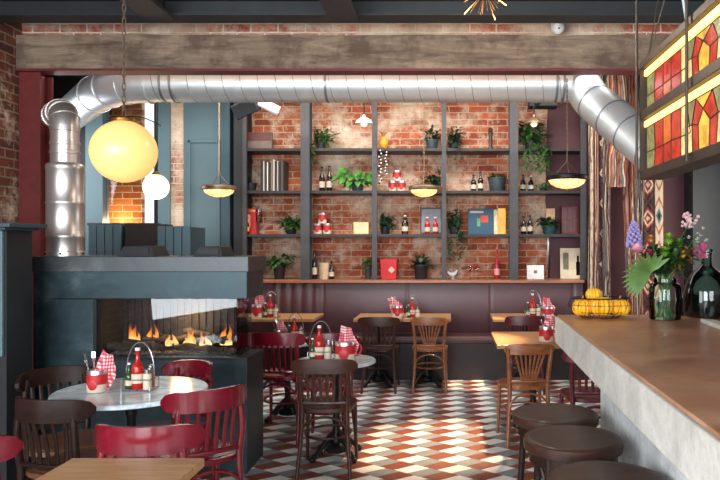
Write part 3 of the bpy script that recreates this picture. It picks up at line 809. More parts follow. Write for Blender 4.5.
# ------------------------------------------------------------ bar stools
def make_stool(label):
    t = thing('bar_stool', label, 'stool', (0, 0, 0), 0, 'round bentwood bar stools')
    z = .775; r = .183
    mb = MB(); mb.lathe([(r*.93, z-.045), (r, z-.04), (r+.002, z-.022), (r, z-.006), (r-.008, z), (r-.03, z-.001), (r*.5, z-.003), (0, z-.003)], 48); mb.build('seat', m_stoolwood, t)
    mb = MB(); mb.lathe([(r*.86, z-.085), (r*.9, z-.085), (r*.9, z-.044), (r*.86, z-.044)], 40, cap=False); mb.build('apron', m_blackwood, t)
    for a in (45, 135, 225, 315):
        mb = MB(); mb.tube(catmull([(r*.83, 0, z-.045), (r*.9, 0, .5), (r*1.12, 0, 0)], 5), [.017-.0005*i for i in range(11)], 10, M=Rz(a)); mb.build('leg', m_blackwood, t)
        mb = MB(); c, s = math.cos(rad(45)), math.sin(rad(45)); q = r*.86
        mb.tube(bez((q, 0, .56), (q*.98, q*.15, .72), (q*.8, q*.5, .715), (q*.72, q*.72, .715), 8)[:], .008, 8, M=Rz(a))
        mb.tube(bez((q, 0, .56), (q*.98, -q*.15, .72), (q*.8, -q*.5, .715), (q*.72, -q*.72, .715), 8)[:], .008, 8, M=Rz(a))
        mb.build('brace', m_blackwood, t)
    mb = MB(); mb.tube([(r*.98*math.cos(2*PI*i/40), r*.98*math.sin(2*PI*i/40), .30) for i in range(40)], .010, 8, True); mb.build('foot_ring', m_blackwood, t)
    return t
st = make_stool('dark round bar stool next to the fan back chair'); put(st, (.45, 3.0, 0), 10)
dup(st, 'dark round bar stool standing between the two other bar stools', (.46, 2.62, 0), 2)
dup(st, 'dark round bar stool cut off by the picture edge, third from the fan back chair', (.487, 2.16, 0), 4)
# ------------------------------------------------------------ lamps
def chain_mb(z0, z1, r=.012, wire=.0022):
    mb = MB(); L = r*2.6; n = max(1, int((z1-z0)/(L*.8)))
    for i in range(n):
        zc = z0+(i+.5)*(z1-z0)/n
        pts = [(r*.55*math.cos(2*PI*k/10), 0, zc+L*.55*math.sin(2*PI*k/10)) for k in range(10)]
        mb.tube(pts, wire, 4, True, M=Rz(90*(i % 2)))
    return mb
gx, gy = X_(124, 3.6), 3.6
t = thing('globe_pendant', 'large glowing yellow globe lamp hanging over the big marble table', 'lamp', (gx, gy, 1.97))
mb = MB(); R = 31.6*3.6/F; mb.ball((0, 0, 0), R, 1, 1, .98, 40, 24); mb.build('globe', m_globe, t)
mb = MB(); mb.lathe([(.058, R*.93), (.06, R*.96), (.062, R*1.01), (.05, R*1.04), (.012, R*1.06), (.008, R*1.15)], 24); mb.build('cap', m_brass, t)
chain_mb(R*1.13, ZC-1.97, .016, .0028).build('chain', m_chain, t)
mb = MB(); mb.tube(bez((.0, .0, R*1.06), (.05, 0, R*1.2), (.10, 0, R*1.12), (.19, 0, R*.82), 10), .003, 6); mb.build('cord', m_blackmetal, t)
gx, gy = X_(156, 7.4), 7.4
t = thing('globe_pendant', 'small glowing white globe lamp hanging in front of the bay window', 'lamp', (gx, gy, Z_(187, gy)))
mb = MB(); R = 12.5*gy/F; mb.ball((0, 0, 0), R, 1, 1, 1, 32, 20); mb.build('globe', m_globe2, t)
mb = MB(); mb.lathe([(.045, R*.9), (.05, R*.98), (.03, R*1.15), (.012, R*1.3)], 20); mb.build('cap', m_brass, t)
mb = MB(); mb.tube([(0, 0, R*1.2), (0, 0, 3.45-Z_(187, gy))], .016, 10); mb.build('stem', m_blackmetal, t)
PL = ['glass bowl pendant lamp hanging in front of the teal panel', 'glass bowl pendant lamp hanging in front of the middle shelves', 'larger glass bowl pendant lamp hanging near the kilim curtains']
for k, (px, py, Yq, Rr, zt) in enumerate([(219, 189, 7.3, .175, 3.45), (424, 189, 7.5, .165, 3.45), (567, 179, 6.15, .185, 2.94)]):
    z = Z_(py, Yq)
    t = thing('bowl_pendant', PL[k], 'lamp', (X_(px, Yq), Yq, z), 0, 'glass bowl pendants')
    mb = MB(); mb.lathe([(Rr*.95, -.012), (Rr, -.004), (Rr, .022), (Rr*.95, .032), (Rr*.45, .05), (0, .055)], 36); mb.build('rim', m_blackmetal if k == 2 else M('rim_bronze%d' % k, (110, 92, 74), .4, .6), t)
    mb = MB(); mb.lathe([(0, -.085), (Rr*.25, -.082), (Rr*.55, -.068), (Rr*.78, -.042), (Rr*.90, -.006)], 36); mb.build('bowl', m_bowl, t)
    mb = MB()
    for a in range(3): mb.tube([(Rr*.6*math.cos(a*2.09+.5), Rr*.6*math.sin(a*2.09+.5), .04), (0, 0, .16)], .0035, 5)
    mb.build('hanger', m_chain, t)
    chain_mb(.155, zt-z, .011, .0032).build('chain', m_chain, t)
    mb = MB(); mb.ball((0, 0, -.09), .012, n=10, m=8); mb.build('finial', m_brass, t)
# starburst lamp at the ceiling
t = thing('starburst_lamp', 'golden starburst lamp at the ceiling near the security camera', 'lamp', (X_(485, 4.4), 4.4, Z_(-9, 4.4)))
mb = MB(); mb.ball((0, 0, 0), .03, n=14, m=10); mb.build('core', m_globe2, t)
mb = MB()
for i in range(44):
    z = 1-2*(i+.5)/44; a = i*2.4; r = math.sqrt(1-z*z); d = Vector((r*math.cos(a), r*math.sin(a), z))
    mb.tube([d*.02, d*random.uniform(.14, .20)], .0018, 4)
mb.build('rays', m_brass, t)
mb = MB(); mb.tube([(0, 0, .03), (0, 0, ZC-Z_(-9, 4.4))], .004, 6); mb.build('stem', m_brass, t)

# security camera, spot lights, speaker under the duct
c = P(558, 25.5, 5.86)
t = thing('security_camera', 'white dome security camera above the timber beam', 'camera', c)
mb = MB(); mb.lathe([(.058, .032), (.06, .024), (.058, .0), (.045, -.006)], 28); mb.build('base', m_white, t)
mb = MB(); mb.ball((0, -.004, -.014), .056, 1, 1, 1.05, 24, 14); mb.build('dome', m_white, t)
mb = MB(); mb.ball((0, -.045, -.028), .02, 1, .6, 1, 16, 10); mb.build('lens', m_blackmetal, t)
mb = MB(); mb.bb((-.03, .0, .0), (.03, .13, .03)); mb.build('bracket', m_white, t, False)
def track_spot(name, label, px, py, Yq, aim, mat, shade=False):
    c = P(px, py, Yq); t = thing(name, label, 'lamp', c)
    if shade:
        mb = MB(); mb.lathe([(.10, -.03), (.085, .0), (.05, .03), (.02, .045), (.012, .07)], 24); mb.build('shade', mat, t)
        mb = MB(); mb.lathe([(0, -.028), (.085, -.026)], 20); mb.ball((0, 0, -.03), .035, n=12, m=8); mb.build('bulb', m_globe2, t)
        mb = MB(); mb.tube([(0, 0, .06), (0, 0, 3.45-c.z)], .008, 8); mb.build('stem', m_blackmetal, t)
    else:
        q = Vector(aim).normalized(); Mq = q.to_track_quat('Z', 'Y').to_matrix().to_4x4()
        mb = MB(); mb.lathe([(.035, -.13), (.05, -.11), (.052, .10), (.045, .10), (.04, .06)], 20, M=Mq); mb.build('barrel', mat, t)
        mb = MB(); mb.tube([(0, 0, .04), (0, 0, 3.45-c.z)], .01, 8); mb.build('stem', m_blackmetal, t)
    return t
track_spot('spot_lamp', 'white cylinder spot lamp under the duct beside the black speaker', 270, 107, 7.5, (.75, .2, -.35), m_white)
track_spot('hanging_lamp', 'small white hanging lamp below the duct in front of the second shelf bay', 364, 121, 7.8, None, m_white, True)
track_spot('hanging_lamp', 'small bronze hanging lamp below the duct above the trailing ivy', 534, 121, 7.6, None, M('lamp_bronze', (120, 96, 76), .4, .6), True)
c = P(246, 108, 7.5); t = thing('loudspeaker', 'black tilted loudspeaker under the duct beside the white spot lamp', 'speaker', c)
Mq = Matrix.Rotation(rad(-25), 4, 'Y') @ Matrix.Rotation(rad(15), 4, 'X')
mb = MB(); mb.box((0, 0, 0), (.26, .16, .16), M=Mq); mb.build('cabinet', m_blackpanel, t, False, .01)
mb = MB(); mb.tube([(0, 0, 0), (0, 0, 3.45-c.z)], .012, 8); mb.build('bracket', m_blackmetal, t)
mb = MB(); mb.box((0, -.082, 0), (.24, .006, .14), M=Mq); mb.build('grille', m_blackmetal, t, False)
c = P(543, 104, 7.93); t = thing('projector', 'black ceiling projector box under the duct above the ivy', 'projector', c)
mb = MB(); mb.box((0, 0, 0), (.32, .2, .09)); mb.build('body', m_blackpanel, t, False, .012)
mb = MB(); mb.tube([(0, 0, 0), (0, 0, 3.45-c.z)], .015, 8); mb.build('mount', m_blackmetal, t)
mb = MB(); mb.lathe([(.035, 0), (.035, .03), (.02, .035)], 18, M=T(-.08, -.1, 0) @ Matrix.Rotation(PI/2, 4, 'X')); mb.build('lens', m_blackmetal, t)

# ------------------------------------------------------------ stained glass lamp panel over the bar
GX = 1.10
def sgm(name, c, k=1.0):
    t = NT(name); n = t.noise(None, 12, 4, .7); n2 = t.noise(None, 40, 3, .6)
    cc = lin(c); col = t.ramp(n, [(.28, tuple(x*.25 for x in cc[:3])), (.7, cc)])
    t.set(Base_Color=col, Emission_Color=col, Emission_Strength=k, Roughness=.12); t.bump(n2, .3, .004); return t.mat
sg = [sgm('stained_red', (196, 50, 32), .62), sgm('stained_amber', (240, 184, 70), .85), sgm('stained_cream', (236, 210, 138), .85), sgm('stained_green', (156, 150, 96), .55), sgm('stained_orange', (232, 110, 40), .6)]
m_lead = M('lead_came', (40, 34, 30), .5, .5, .1)
m_panelframe = M('panel_frame', (76, 62, 52), .5, .4, .2)
zb, zm, zt = 1.885, 2.205, 2.475
YF = 3.93; YN = .9
pn = thing('stained_glass_light', 'long backlit stained glass light box hanging above the bar', 'light box', (GX, 2.4, zb))
def gz(z): return z-zb
def gy_(y): return y-2.4
for (z, h, nm) in ((zb-.03, .05, 'bottom_rail'), (zm-.015, .05, 'middle_rail'), (zt, .04, 'top_rail')):
    mb = MB(); mb.bb((-.03, gy_(YN), gz(z)), (.10, gy_(YF)+.02, gz(z)+h)); mb.build(nm, m_panelframe, pn, False, .003)
mb = MB(); mb.bb((-.03, gy_(YF), gz(zb)), (.10, gy_(YF)+.02, gz(zt))); mb.build('end_plate', m_panelframe, pn, False)
mb = MB(); mb.bb((.06, gy_(YN), gz(zb)+.02), (.075, gy_(YF), gz(zt))); mb.build('back_plate', M('backplate', (120, 90, 60), .6), pn, False)
for z, nm in ((zt-.03, 'upper'), (zm-.045, 'lower')):
    mb = MB()
    k = 0; y = YN+.02
    while y < YF-.03:
        mb.bb((-.012, gy_(y), gz(z)-.012), (.012, gy_(y)+.045, gz(z)+.022)); y += .052
    mb.build('light_strip', m_led, pn, False, .004)
def pane_mb(z0, z1, rot):
    """glass tesserae: (material, polygon in (distance from far end, height))"""
    mb = MB(); ld = MB(); H = z1-z0
    def poly(mi, pts):
        vv = [(0, gy_(YF-s), gz(z0+h*H)) for s, h in pts]
        nq = len(vv)
        b = [(.006, v[1], v[2]) for v in vv]
        mb.add(vv+b, [tuple(range(nq)), tuple(range(nq, 2*nq))[::-1]]+[(i, nq+i, nq+(i+1) % nq, (i+1) % nq) for i in range(nq)], mi)
        for i in range(nq):
            ld.tube([Vector(vv[i]), Vector(vv[(i+1) % nq])], .0032, 5)
    s = .02; rep = 0
    while s < 2.9:
        a = s
        # narrow green strip, red stripes, cream strip
        for j in range(2):
            h0, h1 = (0, .42) if j == 0 else (.42, 1); e = .02*((j+rot) % 2)
            poly(3, [(a, h0), (a+.14+e, h0), (a+.16-e, h1), (a, h1)])
            poly(0, [(a+.14+e, h0), (a+.30, h0), (a+.30, h1), (a+.16-e, h1)])
            poly(4 if j == 1-rot else 0, [(a+.30, h0), (a+.43, h0+.02), (a+.43, h1+.02 if j < 1 else h1), (a+.30, h1)])
            poly(0, [(a+.43, h0+.02 if j else h0), (a+.58, h0), (a+.58, h1), (a+.43, h1+.02 if j < 1 else h1)])
            poly(2, [(a+.58, h0), (a+.68-.03*j*(1 if rot else -1), h0), (a+.66, h1), (a+.58, h1)])
        # arched red shape with an amber heart on cream
        b = a+.68
        poly(2, [(b, 0), (b+.06, 0), (b+.05, .55), (b-.02, .55)]); poly(3, [(b-.02, .55), (b+.05, .55), (b+.10, 1), (b-.02, 1)])
        poly(0, [(b+.06, 0), (b+.14, .0), (b+.13, .5), (b+.05, .55)])
        poly(0, [(b+.05, .55), (b+.13, .5), (b+.19, .75), (b+.10, 1)])
        poly(1, [(b+.14, 0), (b+.26, 0), (b+.27, .5), (b+.19, .75), (b+.13, .5)])
        poly(0, [(b+.26, 0), (b+.34, 0), (b+.36, .55), (b+.27, .5)]); poly(0, [(b+.27, .5), (b+.36, .55), (b+.30, 1), (b+.19, .75)])
        poly(1, [(b+.10, 1), (b+.19, .75), (b+.30, 1)])
        poly(2, [(b+.34, 0), (b+.46, 0), (b+.44, .5), (b+.36, .55)]); poly(3, [(b+.36, .55), (b+.44, .5), (b+.46, 1), (b+.30, 1)])
        s = b+.46; rep += 1
    return mb, ld
for z0, z1, rot in ((zb+.02, zm-.06, 0), (zm+.035, zt-.05, 1)):
    a_, b_ = pane_mb(z0, z1, rot)
    a_.build('glass_pane', sg, pn, False); b_.build('lead_lines', m_lead, pn)
for Yq in (3.955, 3.12, 2.0):
    mb = MB(); mb.tube([(-.045, gy_(Yq), gz(zb)-.02), (-.045, gy_(Yq), ZC-zb)], .0075, 8); mb.build('hanger_rod', m_panelframe, pn)
mb = MB(); mb.tube([(0, gy_(3.9), gz(zt)+.04), (.25, gy_(4.3), ZC-zb)], .004, 6); mb.tube([(0, gy_(3.9), gz(zt)+.04), (.1, gy_(3.2), ZC-zb)], .004, 6); mb.build('stay_wire', m_chain, pn)
mb = MB(); mb.tube([(0.02, gy_(3.3), gz(zt)+.04), (.03, gy_(3.7), ZC-zb)], .006, 6); mb.build('stay_rod', m_white, pn)

# ------------------------------------------------------------ kilims hanging at the right
def kilim_mat(name, cols, w, per, stripes, base):
    t = NT(name); o = t.sep(t.obj())
    u = t.math('ABSOLUTE', t.math('DIVIDE', o[0], w*.5))
    v = t.math('ABSOLUTE', t.math('SUBTRACT', t.math('FRACT', t.math('DIVIDE', o[2], per)), .5))
    nz = t.math('MULTIPLY', t.math('SUBTRACT', t.noise(None, 30, 2), .5), .12)
    d = t.math('ADD', t.math('ADD', t.math('MULTIPLY', u, .55), t.math('MULTIPLY', v, 1.6)), nz)
    n = len(cols)
    c = t.ramp(d, [(i/n*1.0, lin(cc)) for i, cc in enumerate(cols)], 'CONSTANT')
    n2 = len(stripes)
    s = t.ramp(t.math('FRACT', t.math('MULTIPLY', t.math('ADD', u, nz), 1.0)), [(i/n2, lin(cc)) for i, cc in enumerate(stripes)], 'CONSTANT')
    c = t.mix(t.math('GREATER_THAN', u, .68), c, s)
    c = t.mix(.35, c, t.ramp(t.noise(t.mapping(t.obj(), (90, 10, 200)), 1, 2), [(.3, bw(.5)), (.7, bw(1))]), 'MULTIPLY')
    t.set(Base_Color=c, Roughness=.95); return t.mat
def kilim(label, px0, px1, py0, py1, Yq, mat, amp=.02, skew=0, waves=2):
    x0, x1 = X_(px0, Yq), X_(px1, Yq); z1, z0 = Z_(py0, Yq), Z_(py1, Yq)
    mb = MB(); NXk, NZ = 18, 24; W = x1-x0
    for side in (0, .006):
        vv = []
        for j in range(NZ+1):
            h = j/NZ
            for i in range(NXk+1):
                u = i/NXk-.5
                vv.append((u*W+skew*(1-h)**2+.012*math.sin(h*7+px0), amp*math.cos(u*2*PI*waves+h*2+px0)+side, (h)*(z1-z0)))
        mb.add(vv, [(j*(NXk+1)+i, j*(NXk+1)+i+1, (j+1)*(NXk+1)+i+1, (j+1)*(NXk+1)+i) for j in range(NZ) for i in range(NXk)])
    o = mb.build('kilim_curtain', mat); o.location = ((x0+x1)/2, Yq, z0)
    return tag(o, label, 'textile', 'kilim textiles hanging on the right')
cr, rd, tl, br, bk, og, pk = (214, 196, 168), (158, 44, 40), (84, 118, 128), (92, 56, 44), (40, 32, 36), (186, 96, 54), (190, 132, 122)
def drape_mat(name, cols, w, freq, warp, seed):
    t = NT(name); o = t.sep(t.obj())
    nz = t.noise(t.comb(t.math('MULTIPLY', o[0], 3), seed*3.1, t.math('MULTIPLY', o[2], 1.6)), 1.0, 2)
    f = t.math('FRACT', t.math('ADD', t.math('MULTIPLY', o[0], freq/w), t.math('MULTIPLY', nz, warp)))
    n = len(cols); c = t.ramp(f, [(i/n, lin(cc)) for i, cc in enumerate(cols)], 'CONSTANT')
    z = t.noise(t.mapping(t.obj(), (60, 8, 9)), 1, 3)
    c = t.mix(t.ramp(z, [(.52, bw(0)), (.6, bw(.8))]), c, lin((92, 58, 50)))
    c = t.mix(.4, c, t.ramp(t.noise(t.mapping(t.obj(), (90, 10, 200)), 1, 2), [(.3, bw(.45)), (.7, bw(1))]), 'MULTIPLY')
    t.set(Base_Color=c, Roughness=.95); return t.mat
cr, rd, tl, br, bk, og, pk = (196, 178, 154), (136, 46, 40), (86, 110, 116), (84, 54, 44), (46, 36, 40), (164, 92, 60), (172, 122, 110)
KM = [kilim_mat('kilim_a', [rd, cr, bk, br, bk, br, bk], .16, .34, [bk, br, bk, pk, br], 0),
      drape_mat('kilim_b', [cr, pk, rd, cr, br, cr], .13, 1.6, .5, 1),
      drape_mat('kilim_c', [og, rd, cr, og, br, rd, pk], .22, 2.4, 1.2, 2),
      kilim_mat('kilim_d', [cr, rd, cr, rd, bk, br, bk], .18, .38, [br, pk, bk], 0),
      kilim_mat('kilim_e', [bk, tl, cr, cr, og, cr, cr], .14, .5, [cr, cr, br], 0),
      drape_mat('kilim_f', [tl, cr, bk, pk, tl, br, cr], .14, 2.0, 1.6, 3),
      drape_mat('kilim_g', [cr, og, pk, tl, cr, rd, og], .2, 2.2, 1.5, 4)]
kilim('narrow cream and red kilim strip beside the last shelf upright', 588, 599, 60, 370, 7.9, KM[1], .012)
kilim('dark kilim with diamond medallions beside the narrow cream and red strip', 597, 609, 60, 370, 7.85, KM[0], .015, .02)
kilim('pale teal and pink kilim bordering the left of the maroon opening', 601, 609, 60, 300, 7.8, KM[5], .02, .03)
kilim('short red kilim hanging over the top of the maroon opening', 607, 627, 60, 187, 7.72, KM[6], .03)
kilim('long red and orange kilim along the right of the maroon opening', 622, 638, 60, 370, 7.8, KM[6], .03, .06, 3)
kilim('teal streaked kilim swept sideways behind the flowers', 632, 645, 60, 370, 7.86, KM[5], .02, -.10)
kilim('kilim with red diamond medallions behind the flower bouquet', 640, 656, 60, 370, 7.9, KM[3], .015, -.04)
kilim('cream kilim with dark arrow motifs next to the maroon wall', 653, 665, 60, 370, 7.95, KM[4], .006, -.02)
mb = MB(); mb.tube([(X_(586, 7.9), 7.95, Z_(62, 7.9)), (X_(668, 7.9), 7.95, Z_(62, 7.9))], .015, 8); o = mb.build('curtain_rail', m_blackmetal); tag(o, 'dark rail from which the kilims hang beside the shelving', 'rail')
o['label'] = 'dark curtain rail carrying the hanging kilims'

# ------------------------------------------------------------ small things: builders
m_leafv = leafm('leaf_vivid', (44, 94, 36), (88, 140, 60))
def bottle(label, x, y, z, h, r, body, lab=m_label, cap=m_blackmetal, group='bottles', neck=.33, fill=None):
    t = thing('bottle', label, 'bottle', (x, y, z), 0, group)
    mb = MB(); hb = h*(1-neck)
    mb.lathe([(r*.9, 0), (r, .006), (r, hb*.82), (r*.9, hb*.92), (r*.42, hb+h*.04), (r*.34, h*.9), (r*.4, h*.93), (r*.4, h*.95)], 18); b_ = mb.build('body', body, t)
    mb = MB(); mb.lathe([(r*1.02, hb*.24), (r*1.02, hb*.60)], 18, cap=False); mb.build('label_band', lab, b_)
    mb = MB(); mb.lathe([(r*.42, h*.93), (r*.43, h*.998), (r*.36, h)], 14); mb.build('cap', cap, t)
    return t
def plant(label, x, y, z, kind, pot, potr, poth, spread, height, n, leaf=m_leaf, L=.07, W=.03, trail=0, seed=1, group='potted plants on the shelves', fwd=.12):
    if kind == 'bush': n = int(n*1.35); L *= 1.25; W *= 1.3; spread *= 1.12; height *= 1.08
    rnd = random.Random(seed)
    t = thing('potted_plant', label, 'plant', (x, y, z), 0, group)
    if pot is not None:
        mb = MB(); mb.lathe([(potr*.72, 0), (potr*.8, .01), (potr, poth*.9), (potr*1.04, poth*.92), (potr*1.04, poth), (potr*.92, poth), (potr*.88, poth*.88), (0, poth*.88)], 22); pt = mb.build('pot', pot, t)
    fo = MB(); base = Vector((0, 0, poth*.85))
    for i in range(n):
        a = rnd.uniform(0, 2*PI)
        if kind == 'bush':
            d = Vector((math.cos(a)*rnd.uniform(.2, 1), math.sin(a)*rnd.uniform(.1, .6), rnd.uniform(.1, 1)))
            p = base+Vector((d.x*spread, d.y*fwd, abs(d.z)*height))*rnd.uniform(.4, 1)
            fo.leaf(p, (d.x, d.y-.3, rnd.uniform(-.3, .6)), L*rnd.uniform(.7, 1.2), W*rnd.uniform(.8, 1.2), rnd.uniform(.1, .6))
        elif kind == 'palm':
            el = rnd.uniform(.15, 1.1); d = Vector((math.cos(a)*math.cos(el), math.sin(a)*math.cos(el)*.5, math.sin(el)))
            fo.leaf(base, d, spread*rnd.uniform(.7, 1.1), W, rnd.uniform(.2, .6))
        elif kind == 'big':
            el = rnd.uniform(-.1, 1.0); d = Vector((math.cos(a), math.sin(a)*.45-.15, math.sin(el)*.8))
            tip = base+d*spread*rnd.uniform(.35, .8)
            fo.tube([base, (base+tip)/2+Vector((0, 0, .03)), tip], .003, 4)
            fo.leaf(tip, (d.x, d.y-.4, -.2), L*rnd.uniform(.7, 1.2), W*rnd.uniform(.8, 1.2), .5, nrm=(0, -.8, .6))
    for k in range(trail):
        a = rnd.uniform(-1, 1); p = base+Vector((a*spread*.8, -.215, -.02)); ln = rnd.uniform(.4, 1)*height*1.5
        for q in range(int(ln/.018)):
            p = p+Vector((rnd.uniform(-.012, .012), rnd.uniform(-.003, .002), -.018))
            fo.leaf(p, (rnd.uniform(-1, 1), -.6, rnd.uniform(-.5, .3)), L*.7, W*.8, .3)
    if group.endswith('shelves'):
        lo = max([X_(p_, 8.0)+.5*w__*8/F+.012 for p_, w__ in UP if X_(p_, 8.0) < x], default=-9)-x; hi = min([X_(p_, 8.0)-.5*w__*8/F-.012 for p_, w__ in UP if X_(p_, 8.0) > x], default=9)-x
        zt_ = .455 if z < 2.5 else .8
        for v in fo.v:
            v.x = min(max(v.x, lo), hi); v.y = min(v.y, 8.44-y); v.z = min(v.z, zt_)
            if v.y > -.192+(8.27-y) and v.z < .003: v.z = .003
    else:
        for v in fo.v: v.y = max(min(v.y, 8.44-y), -.1); v.z = min(max(v.z, .003), .48)
    fo.build('foliage', leaf, t)
    if pot is not None:
        mb = MB(); mb.lathe([(potr*.86, poth*.86), (0, poth*.9)], 16, cap=False); mb.build('soil', m_soil, pt)
    return t
def can(label, x, y, z, h, r, group='red and white tins', band=m_labelred):
    t = thing('tin_can', label, 'tin', (x, y, z), 0, group)
    mb = MB(); mb.lathe([(r*.97, 0), (r, .004), (r, h-.004), (r*.97, h), (r*.92, h), (r*.92, h-.006), (0, h-.006)], 22); b_ = mb.build('can', m_tin, t)
    mb = MB(); mb.lathe([(r*1.015, h*.04), (r*1.015, h*.40)], 22, cap=False); mb.build('lower_label', m_label, b_)
    mb = MB(); mb.lathe([(r*1.02, h*.38), (r*1.02, h*.82)], 22, cap=False); mb.build('upper_label', band, b_)
    mb = MB(); mb.ball((0, -r*1.0, h*.38), r*.5, 1, .12, 1.1, 14, 8); mb.build('round_emblem', band, b_)
    return t
def openbook(name, label, cat, x, y, z, w, h, d, mat, lean=0, rz=0, group=None, inset=None, inmat=None, bev=.003):
    t = thing(name, label, cat, (x, y, z), rz, group)
    Mq = Matrix.Rotation(rad(lean), 4, 'X')
    mb = MB(); mb.bb((-w/2, -d/2, 0), (w/2, d/2, h), M=Mq); mb.build('cover' if cat == 'book' else 'body', mat, t, False, bev)
    if inset:
        for (u0, v0, u1, v1), mm, nm in inset:
            mb = MB(); mb.bb((-w/2+w*u0, -d/2-.003, h*v0), (-w/2+w*u1, -d/2+.001, h*v1), M=Mq); mb.build(nm, mm, t, False)
    return t
SY = 8.27
def sx(px): return X_(px, SY)
def hpx(n): return n*SY/F
Z1, Z2, Z3 = ZS[2], ZS[1], ZS[0]
GB = 'bottles on the shelves'; GP = 'potted plants on the shelves'

# top shelf
openbook('wooden_crate', 'grey and maroon box lid leaning on the top shelf below the loudspeaker', 'box', sx(259), SY, Z1, hpx(26), hpx(18), .05, M('crate_grey', (118, 100, 92), .7), -8, 0, None, [((.02, .5, .98, .98), M('crate_maroon', (96, 48, 44), .6), 'painted_band')])
plant('trailing fern on the top shelf beside the thick upright in the second bay', sx(321), SY, Z1, 'bush', m_potblack, .06, .10, .19, .17, 130, m_leaf, .07, .03, 5, 11)
t = thing('pineapple_ornament', 'yellow orange pineapple ornament on the top shelf beside the brick middle', 'ornament', (sx(384), SY-.06, Z1))
mb = MB(); mb.ball((0, 0, .075), .055, 1, 1, 1.35, 20, 14, fn=lambda d: 1+.06*math.sin(d.z*14)*math.sin(8*math.atan2(d.y, d.x))); mb.build('body', M('pineapple', (226, 158, 52), .5, 0, .3, 40), t)
mb = MB()
for i in range(14): mb.leaf((0, 0, .14), (math.cos(i*2.4)*.6, math.sin(i*2.4)*.6, 1), .1, .022, .15)
mb.build('crown', M('dry_crown', (190, 140, 60), .6), t)
mb = MB(); rn = random.Random(3)
for k in range(22): mb.ball((sx(382)+.014*math.sin(k*1.1), 8.072, Z1-.03-k*.018), .010, n=10, m=6, mi=k % 2)
for k in range(16): mb.ball((sx(387.5)+.010*math.sin(k*.9), 8.072, Z1-.03-k*.018), .010, n=10, m=6, mi=(k+1) % 2)
o = mb.build('bead_garland', [m_white, m_blackmetal]); tag(o, 'black and white bead garland hanging from the top shelf below the pineapple', 'garland')
plant('leafy plant in a slate pot on the top shelf left of the fourth bay upright', sx(432), SY, Z1, 'bush', m_plug, .075, .12, .13, .15, 70, m_leafd, .06, .03, 0, 12)
plant('bushy plant on the top shelf just right of the middle thin upright', sx(454), SY, Z1, 'bush', m_potblack, .06, .08, .11, .2, 120, m_leafd, .06, .03, 3, 13)
t = thing('pepper_mill', 'turned dark wooden pepper mill standing alone on the top shelf', 'mill', (sx(490.5), SY, Z1))
mb = MB(); mb.lathe([(.03, 0), (.032, .02), (.02, .06), (.026, .11), (.018, .15), (.03, .19), (.03, .21)], 18); mb.build('body', m_darkwood, t)
mb = MB(); mb.lathe([(.012, .21), (.03, .225), (.026, .25), (.01, .265), (0, .27)], 18); mb.build('head', m_darkwood, t)
plant('large trailing ivy on the top shelf beside the maroon wall', sx(530), SY-.03, Z1, 'bush', m_potblack, .07, .1, .21, .24, 200, m_leaf, .075, .04, 9, 14)
# second shelf
plant('dark plant at the end of the second shelf left of the records', sx(251), SY, Z2, 'bush', m_potblack, .07, .1, .14, .14, 80, m_leafd, .07, .04, 0, 21)
cols = [(40, 38, 40), (210, 200, 188), (52, 46, 44), (232, 224, 214), (34, 32, 34), (120, 96, 80), (226, 218, 208), (44, 42, 44), (196, 182, 160), (30, 28, 32), (72, 62, 58)]
pos = ['first', 'second', 'third', 'fourth', 'fifth', 'sixth', 'seventh', 'eighth', 'ninth', 'tenth', 'last']
x = sx(263.5)
wts = [.55 if sum(c_) > 400 else 1.25 for c_ in cols]
for k, cc in enumerate(cols):
    w_ = hpx(22.5)*wts[k]/sum(wts)
    mb = MB(); mb.bb((-w_/2+.0015, -.13, 0), (w_/2-.0015, .13, hpx(random.uniform(28, 31)))); o = mb.build('record_sleeve', M('sleeve_%d' % k, cc, .6, 0, .05), None, False, .0015)
    o.location = (x+w_/2, SY, Z2); x += w_
    nm = 'pale' if sum(cc) > 400 else 'black' if sum(cc) < 150 else 'brown'
    tag(o, '%s record sleeve, %s from the left in the row on the second shelf' % (nm, pos[k]), 'record', 'records on the second shelf')
bottle('dark bottle leftmost of the pair left of the large-leaved plant', sx(322), SY, Z2, hpx(25), .034, m_amber, group=GB)
bottle('dark bottle rightmost of the pair left of the large-leaved plant', sx(329.5), SY, Z2, hpx(26), .034, m_amber, group=GB)
plant('large-leaved bright green plant in a slate pot on the second shelf', sx(358), SY-.05, Z2, 'big', m_plug, .075, .14, .30, .2, 44, m_leafv, .11, .075, 0, 22)
def pyramid(px, z, where):
    r = hpx(4.1); h = hpx(10.5)
    can('lower left red and white tin of the trio %s' % where, sx(px-4.6), SY, z, h, r)
    can('lower right red and white tin of the trio %s' % where, sx(px+4.6), SY, z, h, r)
    can('topmost red and white tin of the trio %s' % where, sx(px), SY, z+h, h, r)
pyramid(397, Z2, 'on the second shelf')
plant('round dark plant on the second shelf behind the middle pendant lamp', sx(433), SY, Z2, 'bush', m_potblack, .06, .08, .11, .18, 100, m_leafd, .06, .035, 0, 23)
bottle('short dark bottle with pale label left of the pair on the second shelf, fourth bay', sx(473.5), SY, Z2, hpx(17), .034, m_amber, group=GB)
bottle('taller dark bottle with pale label beside the slate pot on the second shelf', sx(480.5), SY, Z2, hpx(20), .034, m_amber, group=GB)
plant('plant in a large round slate pot on the second shelf, fourth bay', sx(497), SY, Z2, 'bush', m_plug, .105, .16, .12, .08, 70, m_leaf, .05, .03, 0, 24)
bottle('dark bottle leftmost below the trailing ivy on the second shelf', sx(523), SY, Z2, hpx(17), .032, m_amber, group=GB)
bottle('pale-labelled bottle rightmost below the trailing ivy on the second shelf', sx(531), SY, Z2, hpx(16), .032, m_amber, m_white, m_white, group=GB)
